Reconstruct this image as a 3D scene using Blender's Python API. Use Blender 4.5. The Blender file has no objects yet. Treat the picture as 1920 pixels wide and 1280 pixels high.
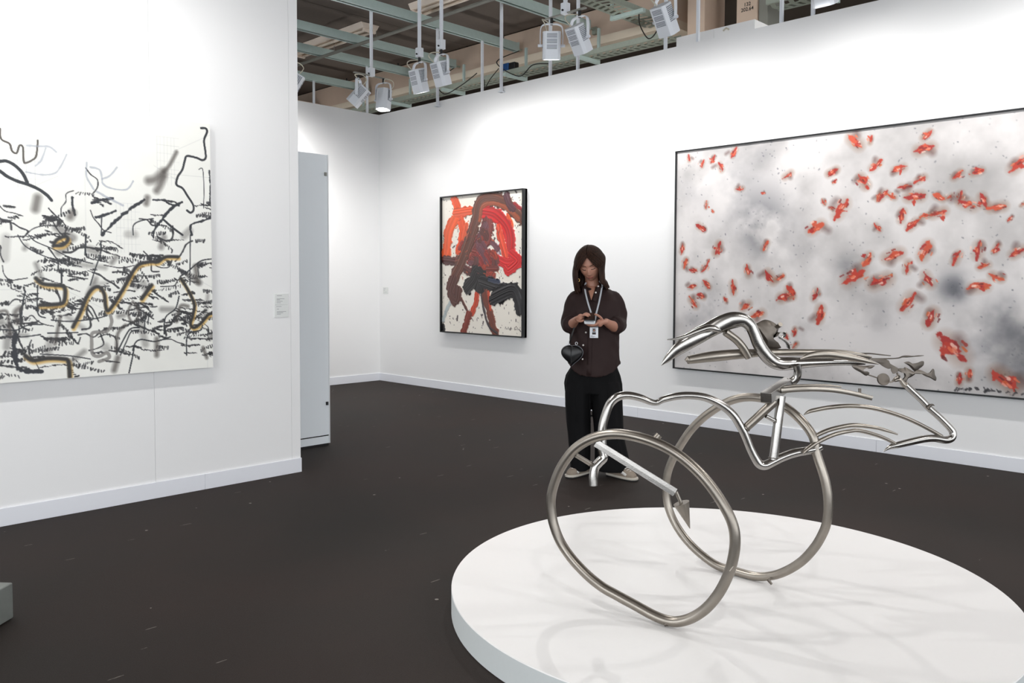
import bpy, bmesh, math, random
import numpy as np
from mathutils import Vector, Matrix, Euler
random.seed(7)
SC = bpy.context.scene
COL = SC.collection
# ------------------------------------------------------------------ camera
cam_d = bpy.data.cameras.new('camera'); cam = bpy.data.objects.new('camera', cam_d); COL.objects.link(cam)
Rv = Vector((0.70154486, -0.71261705, 0.00342782)); Dv = Vector((-0.03088964, -0.0352146, -0.99890228)); Fv = Vector((0.7119555, 0.70066888, -0.0467171))
cm = Matrix((Rv, -Dv, -Fv)).transposed().to_4x4(); cm.translation = (0, 0, 1.4)
cam.matrix_world = cm
cam_d.sensor_fit = 'HORIZONTAL'; cam_d.sensor_width = 36.0
cam_d.lens = 1551.16 / 1920 * 36.0
cam_d.shift_y = -41.65 / 1920
cam_d.clip_start = 0.05; cam_d.clip_end = 200
SC.camera = cam
# ------------------------------------------------------------------ world: even grey light of the big hall around the booth
w = bpy.data.worlds.new('hall_light'); SC.world = w; w.use_nodes = True
w.node_tree.nodes['Background'].inputs[0].default_value = (0.93, 0.965, 1.0, 1)
w.node_tree.nodes['Background'].inputs[1].default_value = 2.4
SC.view_settings.view_transform = 'Standard'; SC.view_settings.look = 'None'
SC.view_settings.gamma = 1.0; SC.view_settings.use_curve_mapping = False
SC.view_settings.exposure = 0.5
# ------------------------------------------------------------------ spot lights of the booth (positions of the hung lamps, the seen ones and those outside the frame)
def spot(loc, target, power, cone=95, blend=0.35, size=0.05, col=(1.0, 0.985, 0.965)):
    d = bpy.data.lights.new('spot_beam', 'SPOT'); d.energy = power; d.spot_size = math.radians(cone); d.spot_blend = blend
    d.shadow_soft_size = size; d.color = col
    o = bpy.data.objects.new('spot_beam', d); COL.objects.link(o); o.location = loc
    o.rotation_euler = (Vector(target) - Vector(loc)).to_track_quat('-Z', 'Y').to_euler()
    return o
WX, WYL, WYB, WH = 6.935, 5.305, 9.419, 3.678
WASH = 43
for y in (7.07, 6.2, 4.89, 4.0, 2.77, 1.5, 0.2, -1.2):             # row in front of the right wall
    spot((5.86, y, 3.39), (WX, y, 1.35), WASH * .88, 166, 0.9)
spot((6.10, 8.15, 3.42), (6.6, 8.6, 0.4), WASH * .6, 120, 1.0)
spot((5.55, 8.25, 3.38), (4.6, 9.4, 1.3), WASH * 1.5, 130, .9)
spot((4.95, 8.45, 3.40), (5.0, 9.42, 2.2), WASH * 1.3, 140, .6)
for x in (2.0, 1.1, 0.2, -1.0):                                     # row in front of the left wall
    spot((x, 4.10, 3.45), (x, WYL, 1.0), WASH * 1.0, 156, 1.0)
for x, y in ((4.9, 4.1), (0.9, 3.3), (0.4, -0.3), (3.4, -1.4), (5.6, 0.4), (2.2, 4.0)):   # lamps over the round base
    spot((x, y, 3.45), (3.15, 1.8, 0.1), 60, 62, 0.7, 0.025)
for x, y in ((7.5, 11.2), (7.5, 8.6), (7.5, 6.0), (7.5, 3.2), (7.5, 0.5), (4.8, 11.6)):           # unseen fill lights added behind the walls to brighten beam, trays and ceiling
    d = bpy.data.lights.new('unseen_fill', 'POINT'); d.energy = 17; d.shadow_soft_size = .12; d.color = (1, .97, .93)
    o = bpy.data.objects.new('unseen_fill', d); COL.objects.link(o); o.location = (x, y, 2.9)
# ------------------------------------------------------------------ helpers
def tag(o, label=None, cat=None, group=None, kind=None):
    if label: o['label'] = label
    if cat: o['category'] = cat
    if group: o['group'] = group
    if kind: o['kind'] = kind
    return o
def empty(name, loc=(0, 0, 0), rz=0.0, label=None, cat=None, group=None):
    o = bpy.data.objects.new(name, None); COL.objects.link(o); o.location = loc; o.rotation_euler = (0, 0, rz)
    o.empty_display_size = 0.1
    return tag(o, label, cat, group)
def link_mesh(name, me, mat, parent=None, smooth=False):
    o = bpy.data.objects.new(name, me); COL.objects.link(o)
    if mat: me.materials.append(mat)
    if smooth: me.polygons.foreach_set('use_smooth', [True] * len(me.polygons))
    if parent: o.parent = parent
    return o
def copy_tree(o, parent=None):
    c = o.copy(); COL.objects.link(c); c.parent = parent
    for ch in list(o.children): copy_tree(ch, c)
    return c
class MB:
    """collects vertices and faces of ONE mesh"""
    def __init__(s): s.v = []; s.f = []
    def add(s, vs, fs, M=None):
        n = len(s.v)
        for p in vs: s.v.append(tuple(M @ Vector(p)) if M else tuple(p))
        for f in fs: s.f.append(tuple(i + n for i in f))
        return s
    def box(s, x0, x1, y0, y1, z0, z1, M=None):
        return s.add([(x0,y0,z0),(x1,y0,z0),(x1,y1,z0),(x0,y1,z0),(x0,y0,z1),(x1,y0,z1),(x1,y1,z1),(x0,y1,z1)],
                     [(0,3,2,1),(4,5,6,7),(0,1,5,4),(1,2,6,5),(2,3,7,6),(3,0,4,7)], M)
    def prism(s, poly, a, b, M=None):          # poly in local xy, extruded along z a..b
        n = len(poly)
        vs = [(x, y, a) for x, y in poly] + [(x, y, b) for x, y in poly]
        fs = [tuple(range(n - 1, -1, -1)), tuple(range(n, 2 * n))] + [(i, (i + 1) % n, n + (i + 1) % n, n + i) for i in range(n)]
        return s.add(vs, fs, M)
    def lathe(s, prof, n=32, M=None, cap=True):   # prof list of (r, z)
        vs = []; fs = []
        for r, z in prof:
            for i in range(n):
                a = 2 * math.pi * i / n; vs.append((r * math.cos(a), r * math.sin(a), z))
        for j in range(len(prof) - 1):
            for i in range(n):
                fs.append((j*n+i, j*n+(i+1) % n, (j+1)*n+(i+1) % n, (j+1)*n+i))
        if cap:
            fs.append(tuple(range(n - 1, -1, -1))); fs.append(tuple((len(prof) - 1) * n + i for i in range(n)))
        return s.add(vs, fs, M)
    def rod(s, p, q, r, n=10, r2=None):
        p = Vector(p); q = Vector(q); d = q - p
        M = Matrix.Translation(p) @ d.to_track_quat('Z', 'Y').to_matrix().to_4x4()
        return s.lathe([(r, 0), (r if r2 is None else r2, d.length)], n, M)
    def bar(s, p, q, wx, wy, up=(0, 0, 1)):    # rectangular bar from p to q
        p = Vector(p); q = Vector(q); d = q - p
        M = Matrix.Translation(p) @ d.to_track_quat('Z', 'Y').to_matrix().to_4x4()
        return s.box(-wx/2, wx/2, -wy/2, wy/2, 0, d.length, M)
    def sweep(s, pts, ra, rb=None, nref=None, n=14, closed=False, cap=True, rot=None, power=2.0):
        """tube along pts; ra in-plane radius, rb radius along nref"""
        P = [Vector(p) for p in pts]; N = len(P)
        if not hasattr(ra, '__len__'): ra = [ra] * N
        if rb is None: rb = ra
        elif not hasattr(rb, '__len__'): rb = [rb] * N
        vs = []; fs = []; prevn = None
        for i in range(N):
            t = (P[(i + 1) % N] - P[i - 1]) if (closed or 0 < i < N - 1) else (P[1] - P[0] if i == 0 else P[-1] - P[-2])
            t.normalize()
            if nref is not None:
                nn = Vector(nref) - t * t.dot(Vector(nref))
            else:
                base = prevn if prevn is not None else (Vector((0, 0, 1)) if abs(t.z) < .9 else Vector((1, 0, 0)))
                nn = base - t * t.dot(base)
            nn.normalize(); prevn = nn
            bb = t.cross(nn)
            if rot is not None:
                c_, s_ = math.cos(rot[i]), math.sin(rot[i]); nn, bb = nn * c_ + bb * s_, bb * c_ - nn * s_
            for k in range(n):
                a = 2 * math.pi * k / n; ca, sa = math.cos(a), math.sin(a)
                if power != 2.0:
                    ca = math.copysign(abs(ca) ** (2 / power), ca); sa = math.copysign(abs(sa) ** (2 / power), sa)
                vs.append(P[i] + bb * (ca * ra[i]) + nn * (sa * rb[i]))
        m = N if closed else N - 1
        for i in range(m):
            j = (i + 1) % N
            for k in range(n): fs.append((i*n+k, i*n+(k+1) % n, j*n+(k+1) % n, j*n+k))
        if cap and not closed:
            fs.append(tuple(range(n - 1, -1, -1))); fs.append(tuple((N - 1) * n + k for k in range(n)))
        return s.add(vs, fs)
    def mesh(s, name='mesh'):
        me = bpy.data.meshes.new(name); me.from_pydata([tuple(v) for v in s.v], [], s.f); me.validate(); me.update()
        bm = bmesh.new(); bm.from_mesh(me); bmesh.ops.recalc_face_normals(bm, faces=bm.faces[:]); bm.to_mesh(me); bm.free()
        return me
    def build(s, name, mat, parent=None, smooth=False, bevel=0.0, seg=2):
        o = link_mesh(name, s.mesh(name), mat, parent, smooth)
        if bevel:
            b = o.modifiers.new('bevel', 'BEVEL'); b.width = bevel; b.segments = seg; b.limit_method = 'ANGLE'; b.angle_limit = math.radians(40)
            if not smooth: o.data.polygons.foreach_set('use_smooth', [True] * len(o.data.polygons)); o.modifiers.new('wn', 'WEIGHTED_NORMAL')
        return o
def smooth_by_angle(o, deg=40):
    me = o.data
    bm = bmesh.new(); bm.from_mesh(me)
    for f in bm.faces: f.smooth = True
    for e in bm.edges: e.smooth = not (len(e.link_faces) == 2 and e.calc_face_angle(0) > math.radians(deg))
    bm.to_mesh(me); bm.free(); return o
def spline(pts, per=8, closed=False):
    """Catmull-Rom through rows of numbers (any width)"""
    A = np.array(pts, float); N = len(A); out = []
    rng = range(N if closed else N - 1)
    for i in rng:
        if closed: p0, p1, p2, p3 = A[i-1], A[i], A[(i+1) % N], A[(i+2) % N]
        else: p0, p1, p2, p3 = A[max(i-1, 0)], A[i], A[i+1], A[min(i+2, N-1)]
        for k in range(per):
            t = k / per
            out.append(0.5 * ((2*p1) + (-p0+p2)*t + (2*p0-5*p1+4*p2-p3)*t*t + (-p0+3*p1-3*p2+p3)*t**3))
    if not closed: out.append(A[-1])
    return np.array(out)
# ------------------------------------------------------------------ materials
def lin(c): return tuple((x / 12.92 if x <= .04045 else ((x + .055) / 1.055) ** 2.4) for x in c)
def rgb(r, g, b): return lin((r / 255, g / 255, b / 255)) + (1,)
def mat(name, col, rough=0.5, metal=0.0, **kw):
    m = bpy.data.materials.new(name); m.use_nodes = True
    b = m.node_tree.nodes['Principled BSDF']
    b.inputs['Base Color'].default_value = col if len(col) == 4 else tuple(col) + (1,)
    b.inputs['Roughness'].default_value = rough; b.inputs['Metallic'].default_value = metal
    for k, v in kw.items(): b.inputs[k].default_value = v
    return m
def nodes(m): return m.node_tree.nodes, m.node_tree.links, m.node_tree.nodes['Principled BSDF']
def grain(m, scale=80, amount=0.12, bump=0.1, coord='Object', detail=4, stretch=None, dist=0.002):
    """colour mottling and fine relief"""
    n, l, b = nodes(m); tc = n.new('ShaderNodeTexCoord'); nz = n.new('ShaderNodeTexNoise')
    nz.inputs['Scale'].default_value = scale; nz.inputs['Detail'].default_value = detail
    src = tc.outputs[coord]
    if stretch:
        mp = n.new('ShaderNodeMapping'); mp.inputs['Scale'].default_value = stretch; l.new(src, mp.inputs[0]); src = mp.outputs[0]
    l.new(src, nz.inputs['Vector'])
    c = tuple(b.inputs['Base Color'].default_value)
    mx = n.new('ShaderNodeMix'); mx.data_type = 'RGBA'; mx.inputs[6].default_value = tuple(x * (1 - amount) for x in c[:3]) + (1,)
    mx.inputs[7].default_value = tuple(min(1, x * (1 + amount)) for x in c[:3]) + (1,)
    l.new(nz.outputs[0], mx.inputs[0]); l.new(mx.outputs[2], b.inputs['Base Color'])
    if bump:
        bp = n.new('ShaderNodeBump'); bp.inputs['Strength'].default_value = bump; bp.inputs['Distance'].default_value = dist
        l.new(nz.outputs[0], bp.inputs['Height']); l.new(bp.outputs[0], b.inputs['Normal'])
    return m
M = {}
M['wall'] = grain(mat('white_wall_paint', rgb(236, 236, 236), 0.62), 140, 0.01, 0.05)
M['skirting'] = mat('white_skirting_laminate', rgb(232, 234, 240), 0.4)
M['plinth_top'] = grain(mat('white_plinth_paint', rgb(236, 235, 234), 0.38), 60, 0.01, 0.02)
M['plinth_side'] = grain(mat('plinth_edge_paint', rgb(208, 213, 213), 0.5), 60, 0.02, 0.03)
M['door'] = grain(mat('grey_door_laminate', rgb(236, 242, 246), 0.5), 200, 0.02, 0.04)
M['door_edge'] = mat('pale_door_edge', rgb(225, 228, 230), 0.45)
M['black_plastic'] = mat('black_plastic', rgb(22, 22, 24), 0.45)
M['black_wood'] = mat('black_frame_lacquer', rgb(16, 18, 20), 0.32)
M['ceil'] = grain(mat('dark_ceiling_panel', rgb(112, 102, 95), 0.9), 30, 0.1, 0.2)
M['steel_rail'] = grain(mat('painted_steel_rail', rgb(184, 202, 197), 0.5, 0.0), 20, 0.08, 0)
M['pipe'] = mat('grey_conduit_pipe', rgb(136, 136, 128), 0.5, 0.1)
M['concrete'] = grain(mat('beige_concrete', rgb(206, 184, 165), 0.85), 6, 0.06, 0.1)
M['concrete_light'] = grain(mat('pale_concrete', rgb(216, 203, 184), 0.85), 6, 0.06, 0.1)
M['hall_dark'] = mat('dark_hall_wall', rgb(96, 86, 76), 0.9)
M['tray'] = grain(mat('galvanised_tray', rgb(168, 176, 164), 0.45, 0.3), 30, 0.12, 0)
M['white_metal'] = mat('white_powder_coat', rgb(222, 226, 232), 0.42)
M['lamp_grey'] = mat('lamp_vent_grey', rgb(120, 124, 132), 0.5)
M['cream_cable'] = mat('cream_cable', rgb(200, 194, 176), 0.5)
M['black_cable'] = mat('black_cable', rgb(26, 24, 22), 0.55)
M['blue'] = mat('blue_connector', rgb(30, 80, 140), 0.4)
M['tube_white'] = mat('luminaire_white', rgb(240, 226, 212), 0.5)
M['text'] = mat('black_print', rgb(20, 18, 16), 0.6)
M['lens'] = mat('lamp_lens', (1, 1, 1), 0.3, **{'Emission Color': (1, 0.98, 0.95, 1), 'Emission Strength': 14.0})
def floor_mat():
    m = mat('dark_brown_rubber_floor', rgb(66, 58, 55), 0.75); n, l, b = nodes(m)
    b.inputs['Specular IOR Level'].default_value = 0.25
    tc = n.new('ShaderNodeTexCoord'); P = tc.outputs['Object']
    big = n.new('ShaderNodeTexNoise'); big.inputs['Scale'].default_value = 0.9; big.inputs['Detail'].default_value = 5; l.new(P, big.inputs['Vector'])
    r1 = n.new('ShaderNodeValToRGB'); e = r1.color_ramp.elements
    e[0].position = 0.3; e[0].color = rgb(38, 34, 31); e[1].position = 0.72; e[1].color = rgb(47, 37, 33); l.new(big.outputs[0], r1.inputs[0])
    fine = n.new('ShaderNodeTexNoise'); fine.inputs['Scale'].default_value = 260; fine.inputs['Detail'].default_value = 3; l.new(P, fine.inputs['Vector'])
    r2 = n.new('ShaderNodeValToRGB'); e = r2.color_ramp.elements; e[0].position = .3; e[0].color = (.72, .72, .72, 1); e[1].position = .75; e[1].color = (1.3, 1.3, 1.3, 1); l.new(fine.outputs[0], r2.inputs[0])
    mu = n.new('ShaderNodeMix'); mu.data_type = 'RGBA'; mu.blend_type = 'MULTIPLY'; mu.inputs[0].default_value = 1; l.new(r1.outputs[0], mu.inputs[6]); l.new(r2.outputs[0], mu.inputs[7])
    # pale crumbs
    vo = n.new('ShaderNodeTexVoronoi'); vo.inputs['Scale'].default_value = 3.6; l.new(P, vo.inputs['Vector'])
    wn = n.new('ShaderNodeTexNoise'); wn.inputs['Scale'].default_value = 60; l.new(P, wn.inputs['Vector'])
    ad = n.new('ShaderNodeMath'); ad.operation = 'MULTIPLY_ADD'; ad.inputs[1].default_value = 0.035; l.new(wn.outputs[0], ad.inputs[0]); l.new(vo.outputs['Distance'], ad.inputs[2])
    lt = n.new('ShaderNodeMath'); lt.operation = 'LESS_THAN'; lt.inputs[1].default_value = 0.048; l.new(ad.outputs[0], lt.inputs[0])
    # scuffs: stretched thin streaks broken by noise
    mp = n.new('ShaderNodeMapping'); mp.inputs['Rotation'].default_value = (0, 0, .55); mp.inputs['Scale'].default_value = (1.0, 9.0, 1); l.new(P, mp.inputs[0])
    v2 = n.new('ShaderNodeTexVoronoi'); v2.inputs['Scale'].default_value = 1.7; l.new(mp.outputs[0], v2.inputs['Vector'])
    a2 = n.new('ShaderNodeMath'); a2.operation = 'MULTIPLY_ADD'; a2.inputs[1].default_value = 0.10; l.new(wn.outputs[0], a2.inputs[0]); l.new(v2.outputs['Distance'], a2.inputs[2])
    l2 = n.new('ShaderNodeMath'); l2.operation = 'LESS_THAN'; l2.inputs[1].default_value = 0.10; l.new(a2.outputs[0], l2.inputs[0])
    mxs = n.new('ShaderNodeMath'); mxs.operation = 'MULTIPLY_ADD'; mxs.inputs[1].default_value = 0.30; l.new(l2.outputs[0], mxs.inputs[0])
    ml = n.new('ShaderNodeMath'); ml.operation = 'MULTIPLY'; ml.inputs[1].default_value = 0.55; l.new(lt.outputs[0], ml.inputs[0]); l.new(ml.outputs[0], mxs.inputs[2])
    fin = n.new('ShaderNodeMix'); fin.data_type = 'RGBA'; fin.inputs[7].default_value = rgb(178, 170, 162); l.new(mxs.outputs[0], fin.inputs[0]); l.new(mu.outputs[2], fin.inputs[6])
    l.new(fin.outputs[2], b.inputs['Base Color'])
    bp = n.new('ShaderNodeBump'); bp.inputs['Strength'].default_value = .35; bp.inputs['Distance'].default_value = .003; l.new(fine.outputs[0], bp.inputs['Height']); l.new(bp.outputs[0], b.inputs['Normal'])
    return m
M['floor'] = floor_mat()
# ================================================================== the room
def struct(o, label=None): o['kind'] = 'structure'; return tag(o, label)
struct(MB().box(-9, 15, -9, 17, -0.1, 0).build('floor', M['floor']), 'dark brown scuffed exhibition floor')
# right wall: long white partition, 0.14 thick
struct(MB().box(WX, WX + 0.14, -7.0, WYB + 0.14, 0, WH).build('wall_right', M['wall']), 'long white partition wall with the red bird-like and framed paintings')
struct(MB().box(1.2, WX, WYB, WYB + 0.14, 0, WH).build('wall_back', M['wall']), 'white partition wall behind the grey door')
# left wall: panels of 0.9 with fine joints and a narrow end strip
wl = empty('wall_left', (0, WYL, 0)); struct(wl, 'near white partition wall carrying the black and white painting')
LX1 = 3.193
xs = [LX1, LX1 - 0.072] + [LX1 - 0.072 - 0.98 * k for k in range(1, 9)]
for a, b in zip(xs[1:], xs[:-1]):
    MB().box(a + 0.0008, b - 0.0008, 0.0, 0.14, 0, WH).build('wall_panel', M['wall'], wl)
MB().box(xs[-1], LX1 - 0.004, 0.006, 0.134, 0, WH - 0.002).build('wall_core', M['wall'], wl)
# skirting boards
def skirt(name, pieces, label):
    root = empty(name); struct(root, label)
    for (x0, x1, y0, y1) in pieces: MB().box(x0, x1, y0, y1, 0, 0.103).build('skirting_board', M['skirting'], root, bevel=0.0015)
skirt('baseboard_right', [(WX - 0.012, WX, y0 + .001, y0 + 2.399) for y0 in np.arange(-7.0, 9.3, 2.4)][:6] + [(WX - 0.012, WX, 7.401, WYB)], 'white skirting along the long wall')
skirt('baseboard_back', [(1.2, WX - 0.0125, WYB - 0.012, WYB)], 'white skirting along the back wall')
skirt('baseboard_left', [(2.463, LX1 + .001, WYL - 0.012, WYL), (0.06, 2.4615, WYL - 0.012, WYL), (-2.34, 0.0585, WYL - 0.012, WYL), (-4.74, -2.3415, WYL - 0.012, WYL)], 'white skirting along the near left wall')
# grey door leaf standing behind the left wall
dr = empty('door_1', (2.98, 5.984, 0)); struct(dr, 'plain grey door leaf standing open behind the left wall')
MB().box(0, 0.895, 0, 0.038, 0.092, 2.44).build('door_leaf', M['door'], dr, bevel=0.001)
MB().box(0.895, 0.905, -0.002, 0.04, 0.02, 2.441).build('door_edge_strip', M['door_edge'], dr)
MB().box(0, 0.895, 0.004, 0.038, 0.02, 0.082).build('kick_strip', M['door'], dr)
MB().box(0, 0.895, 0.008, 0.034, 0.0, 0.093).build('kick_core', M['black_plastic'], dr)
for z in (0.36, 2.28): MB().rod((0.874, -0.006, z - .014), (0.874, -0.006, z + .014), .011, 12).build('hinge_pin', M['black_plastic'] if z < 1 else M['pipe'], dr)
# ------------------------------------------------------------------ ceiling and hall beyond
CZ = 4.87
cl = empty('ceiling', (0, 0, CZ)); struct(cl, 'dark panelled hall ceiling')
for i, x0 in enumerate(np.arange(-9, 8.4, 2.9)):
    for y0 in np.arange(-9, 17, 2.6):
        MB().box(x0 + .004, min(x0 + 2.896, 8.4), y0 + .004, y0 + 2.596, 0, 0.05).build('ceiling_panel', M['ceil'], cl)
MB().box(-9, 15, -9, 17, 0.05, 0.12).build('ceiling_slab', M['hall_dark'], cl)
struct(MB().box(13.2, 13.4, -9, 17, 0, CZ).build('wall_far', M['hall_dark']), 'dark far wall of the hall')
struct(MB().box(-9, 13.2, 15.4, 15.6, 0, CZ).build('wall_end', M['hall_dark']), 'dark end wall of the hall')
bm_ = empty('trim_1', (8.4, 0, 4.4)); struct(bm_, 'beige concrete beam running under the hall ceiling')
MB().box(0.03, 0.55, 5.62, 15.4, 0.10, CZ - 4.4).build('beam_face', M['concrete'], bm_)
MB().box(-0.03, 0.55, 5.60, 15.4, 0.0, 0.10).build('beam_ledge', M['concrete_light'], bm_)
# second beam, far bay behind the back wall
b2 = struct(MB().box(5.0, 8.4, 13.2, 13.7, 4.05, 4.6).build('trim_2', M['concrete']), 'beige concrete cross beam behind the back wall')
# concrete columns above the long wall
def column(y0, y1, x0=8.40, x1=8.85, label=''):
    o = MB().box(x0, x1, y0, y1, 0, CZ).build('concrete_column', M['concrete'], bevel=0.01); tag(o, label, 'column', 'concrete columns behind the long wall'); return o
column(5.19, 5.42, label='plain beige concrete column rising behind the white box wall')
c132 = column(4.535, 4.785, label='beige concrete column marked 132 and 202.64')
def text_mesh(body, size, matx, parent, Mx, name='painted_number', ext=0.0006):
    cu = bpy.data.curves.new(name, 'FONT'); cu.body = body; cu.size = size; cu.extrude = ext; cu.align_x = 'CENTER'; cu.space_line = 0.95; cu.offset = 0.0008
    t = bpy.data.objects.new(name + '_tmp', cu); COL.objects.link(t)
    bpy.context.view_layer.update()
    me = bpy.data.meshes.new_from_object(t.evaluated_get(bpy.context.evaluated_depsgraph_get()))
    bpy.data.objects.remove(t); me.name = name
    me.transform(Mx); me.materials.clear()
    o = link_mesh(name, me, matx, parent); return o
# text faces -X: text x axis -> -Y (reads left to right for a viewer looking along +X), text y -> Z
TX = Matrix(((0, 0, -1, 8.399), (-1, 0, 0, 4.652), (0, 1, 0, 4.425), (0, 0, 0, 1)))
text_mesh('132\n202.64', 0.056, M['text'], c132, TX)
tag(MB().box(8.42, 8.75, 4.42, 4.525, 0, CZ).build('steel_duct', M['pipe'], bevel=.004), 'grey steel duct standing beside the numbered column', 'duct')
# white box wall of the next booth showing over the long wall
bw = empty('booth_wall', (7.35, 3.99, 0)); tag(bw, 'white wall top of the neighbouring booth above the long wall', 'wall')
for i, (a, b_) in enumerate(((0, .44), (.441, .88))): MB().box(0, 0.42, a, b_, 0, 3.905).build('wall_panel', M['wall'], bw, bevel=.002)
MB().sweep([(-.012, .33, 3.86), (-.012, .30, 3.88), (-.012, .27, 3.86)], .008, n=8).build('cable_clip', M['cream_cable'], bw)
# steel channel rails of the hanging grid (run along X), numbered gaps as in the photo
RAILZ = 4.58
def rail(y, x0, x1, label):
    r = empty('ceiling_rail', (0, y, RAILZ), label=label, cat='rail', group='steel rails of the hanging grid')
    m = MB(); m.box(x0, x1, -.05, -.044, 0, .10); m.box(x0, x1, .044, .05, 0, .10); m.box(x0, x1, -.044, .044, .094, .10); m.box(x0, x1, -.05, -.018, -.005, 0); m.box(x0, x1, .018, .05, -.005, 0)
    m.build('channel', M['steel_rail'], r)
    MB().box(x1, x1 + .02, -.05, .05, -.01, .11).build('end_plate', M['steel_rail'], r)
    m = MB(); m.rod((x1 + .02, 0, .03), (x1 + .16, 0, .03), .012); m.box(x1 + .14, x1 + .2, -.03, .03, -.03, .06); m.build('beam_clamp', M['tray'], r)
    MB().lathe([(.025, 0), (.012, .02), (.012, .05)], 10, Matrix.Translation((x1 - .25, 0, .10))).build('bolt', M['black_plastic'], r)
    for xx in np.arange(x1 - 1.4, x0, -2.2): MB().rod((xx, 0, .1), (xx, 0, CZ - RAILZ), .006, 6).build('hanger_rod', M['pipe'], r)
    return r
for y, x1, where in ((11.68, 8.2, 'farthest behind the back wall'), (10.30, 8.2, 'between the back wall and the farthest rail'), (9.42, 8.3, 'right over the top of the back wall'), (8.13, 8.32, 'above the corner spotlight pair'), (6.80, 8.24, 'above the two single spotlights')):
    rail(y, 1.0 if y < 9 else 2.0, x1, 'grey-green steel ceiling rail ' + where)
tag(MB().rod((6.55, -3, 4.545), (6.55, 13.0, 4.545), .022, 10).build('conduit_pipe', M['pipe'], smooth=True), 'dark round conduit pipe crossing under the steel rails', 'pipe')
# thin white rods holding the wall tops
for x, y, zb in ((6.90, 8.13, 3.6), (6.90, 6.98, 3.6), (7.66, 8.11, 3.0), (7.37, 10.30, 3.0), (7.31, 11.66, 3.0), (6.98, 5.88, 3.6), (7.0, 6.30, 3.6), (7.2, 4.90, 3.6), (7.2, 4.52, 3.6), (7.02, 3.55, 3.6), (7.02, 3.26, 3.6)):
    r = empty('support_rod', (x, y, zb), label='thin white rod between wall top and ceiling grid', cat='rod', group='white support rods above the walls')
    MB().box(-.014, .014, -.014, .014, 0, 4.58 - zb if abs(y - 6.98) > .2 else 4.86 - zb).build('rod', M['white_metal'], r)
    MB().box(-.03, .03, -.03, .03, 0, .012).build('foot_plate', M['white_metal'], r)
# fluorescent luminaires on the ceiling
for y0, y1, x in ((9.35, 11.2, 6.75), (6.6, 8.35, 6.75)):
    lm = empty('ceiling_luminaire', (x, y0, CZ - .005), label='unlit twin fluorescent luminaire on the dark ceiling ' + ('behind the back wall' if y0 > 9 else 'above the single spotlights'), cat='light', group='unlit ceiling luminaires')
    m = MB(); m.prism([(-.15, 0), (-.11, -.07), (.11, -.07), (.15, 0)], 0, y1 - y0, Matrix(((1, 0, 0, 0), (0, 0, 1, 0), (0, 1, 0, 0), (0, 0, 0, 1)))); m.build('housing', M['tube_white'], lm, bevel=.004)
    for s in (-1, 1): MB().rod((s * .06, .05, -.095), (s * .06, y1 - y0 - .05, -.095), .018, 12).build('fluorescent_tube', M['tube_white'], lm, smooth=True)
    for yy in (.01, y1 - y0 - .05): MB().box(-.1, .1, yy, yy + .04, -.115, -.07).build('lamp_holder', M['tube_white'], lm, bevel=.004)
# perforated cable trays
def tray(name, p, q, width, label, step=.10):
    p = Vector(p); q = Vector(q); L = (q - p).length
    r = empty(name, p, math.atan2(q.y - p.y, q.x - p.x), label, 'cable tray', 'perforated cable trays'); 
    w2 = width / 2
    for s in (-1, 1): MB().box(0, L, s * w2 - .002, s * w2 + .002, 0, .06).build('tray_side', M['tray'], r)
    m = MB()
    m.box(0, L, -w2, -w2 + .035, -.002, .001); m.box(0, L, w2 - .035, w2, -.002, .001); m.box(0, L, -.015, .015, -.002, .001)
    k = 0.0
    while k < L:                                   # rungs between the punched slots (slanted)
        for s in (-1, 1):
            a, b_ = (.015, w2 - .035)
            m.add([(k, s*a, -.002), (k + step * .52, s*a, -.002), (k + step * .52 + .03, s*b_, -.002), (k + .03, s*b_, -.002), (k, s*a, .001), (k + step * .52, s*a, .001), (k + step * .52 + .03, s*b_, .001), (k + .03, s*b_, .001)],
                  [(0,3,2,1),(4,5,6,7),(0,1,5,4),(1,2,6,5),(2,3,7,6),(3,0,4,7)])
        k += step
    o = m.build('perforated_floor', M['tray'], r); o['kind'] = 'stuff'
    for k in np.arange(.6, L, 1.25):
        MB().box(k, k + .05, -w2 - .12, w2 + .02, -.045, -.004).build('tray_bracket', M['steel_rail'], r)
        MB().box(k + .01, k + .04, w2 + .02, w2 + .05, -.045, .40).build('tray_post', M['steel_rail'], r)
    return r
tray('cable_tray', (8.04, 12.2, 4.14), (8.04, 5.35, 4.14), .26, 'long perforated cable tray hanging behind the long wall')
tray('cable_tray', (7.08, 5.80, 4.44), (8.3, 5.80, 4.44), .30, 'perforated cable tray crossing above the long wall near the columns')
tray('cable_tray', (8.30, 4.3, 4.30), (8.30, 2.2, 4.30), .30, 'perforated cable tray beyond the numbered column')
tag(MB().rod((7.1, 12.9, 3.92), (3.0, 12.9, 3.92), .07, 14).build('ventilation_pipe', M['pipe'], smooth=True), 'grey ventilation pipe behind the back wall', 'pipe')
bx = empty('cable_connector', (8.02, 7.98, 4.262), label='blue and black cable connector box on the tray', cat='connector')
MB().box(-.05, .05, -.05, .07, -.06, .06).build('body', M['blue'], bx, bevel=.01); MB().box(-.045, .045, -.16, -.05, -.055, .055).build('plug', M['black_plastic'], bx, bevel=.012)
def cable(pts, r, matx, label, name='hanging_cable'):
    o = MB().sweep(spline(pts, 8), r, n=6).build(name, matx, smooth=True); tag(o, label, 'cable', 'loose cables above the walls'); return o
cable([(8.3, 9.40, 4.565), (7.80, 9.2, 4.25), (7.72, 8.95, 4.02), (7.72, 8.6, 4.08), (7.74, 8.3, 4.2)], .007, M['black_cable'], 'black cable looping from the rail end near the connector box')
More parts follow.
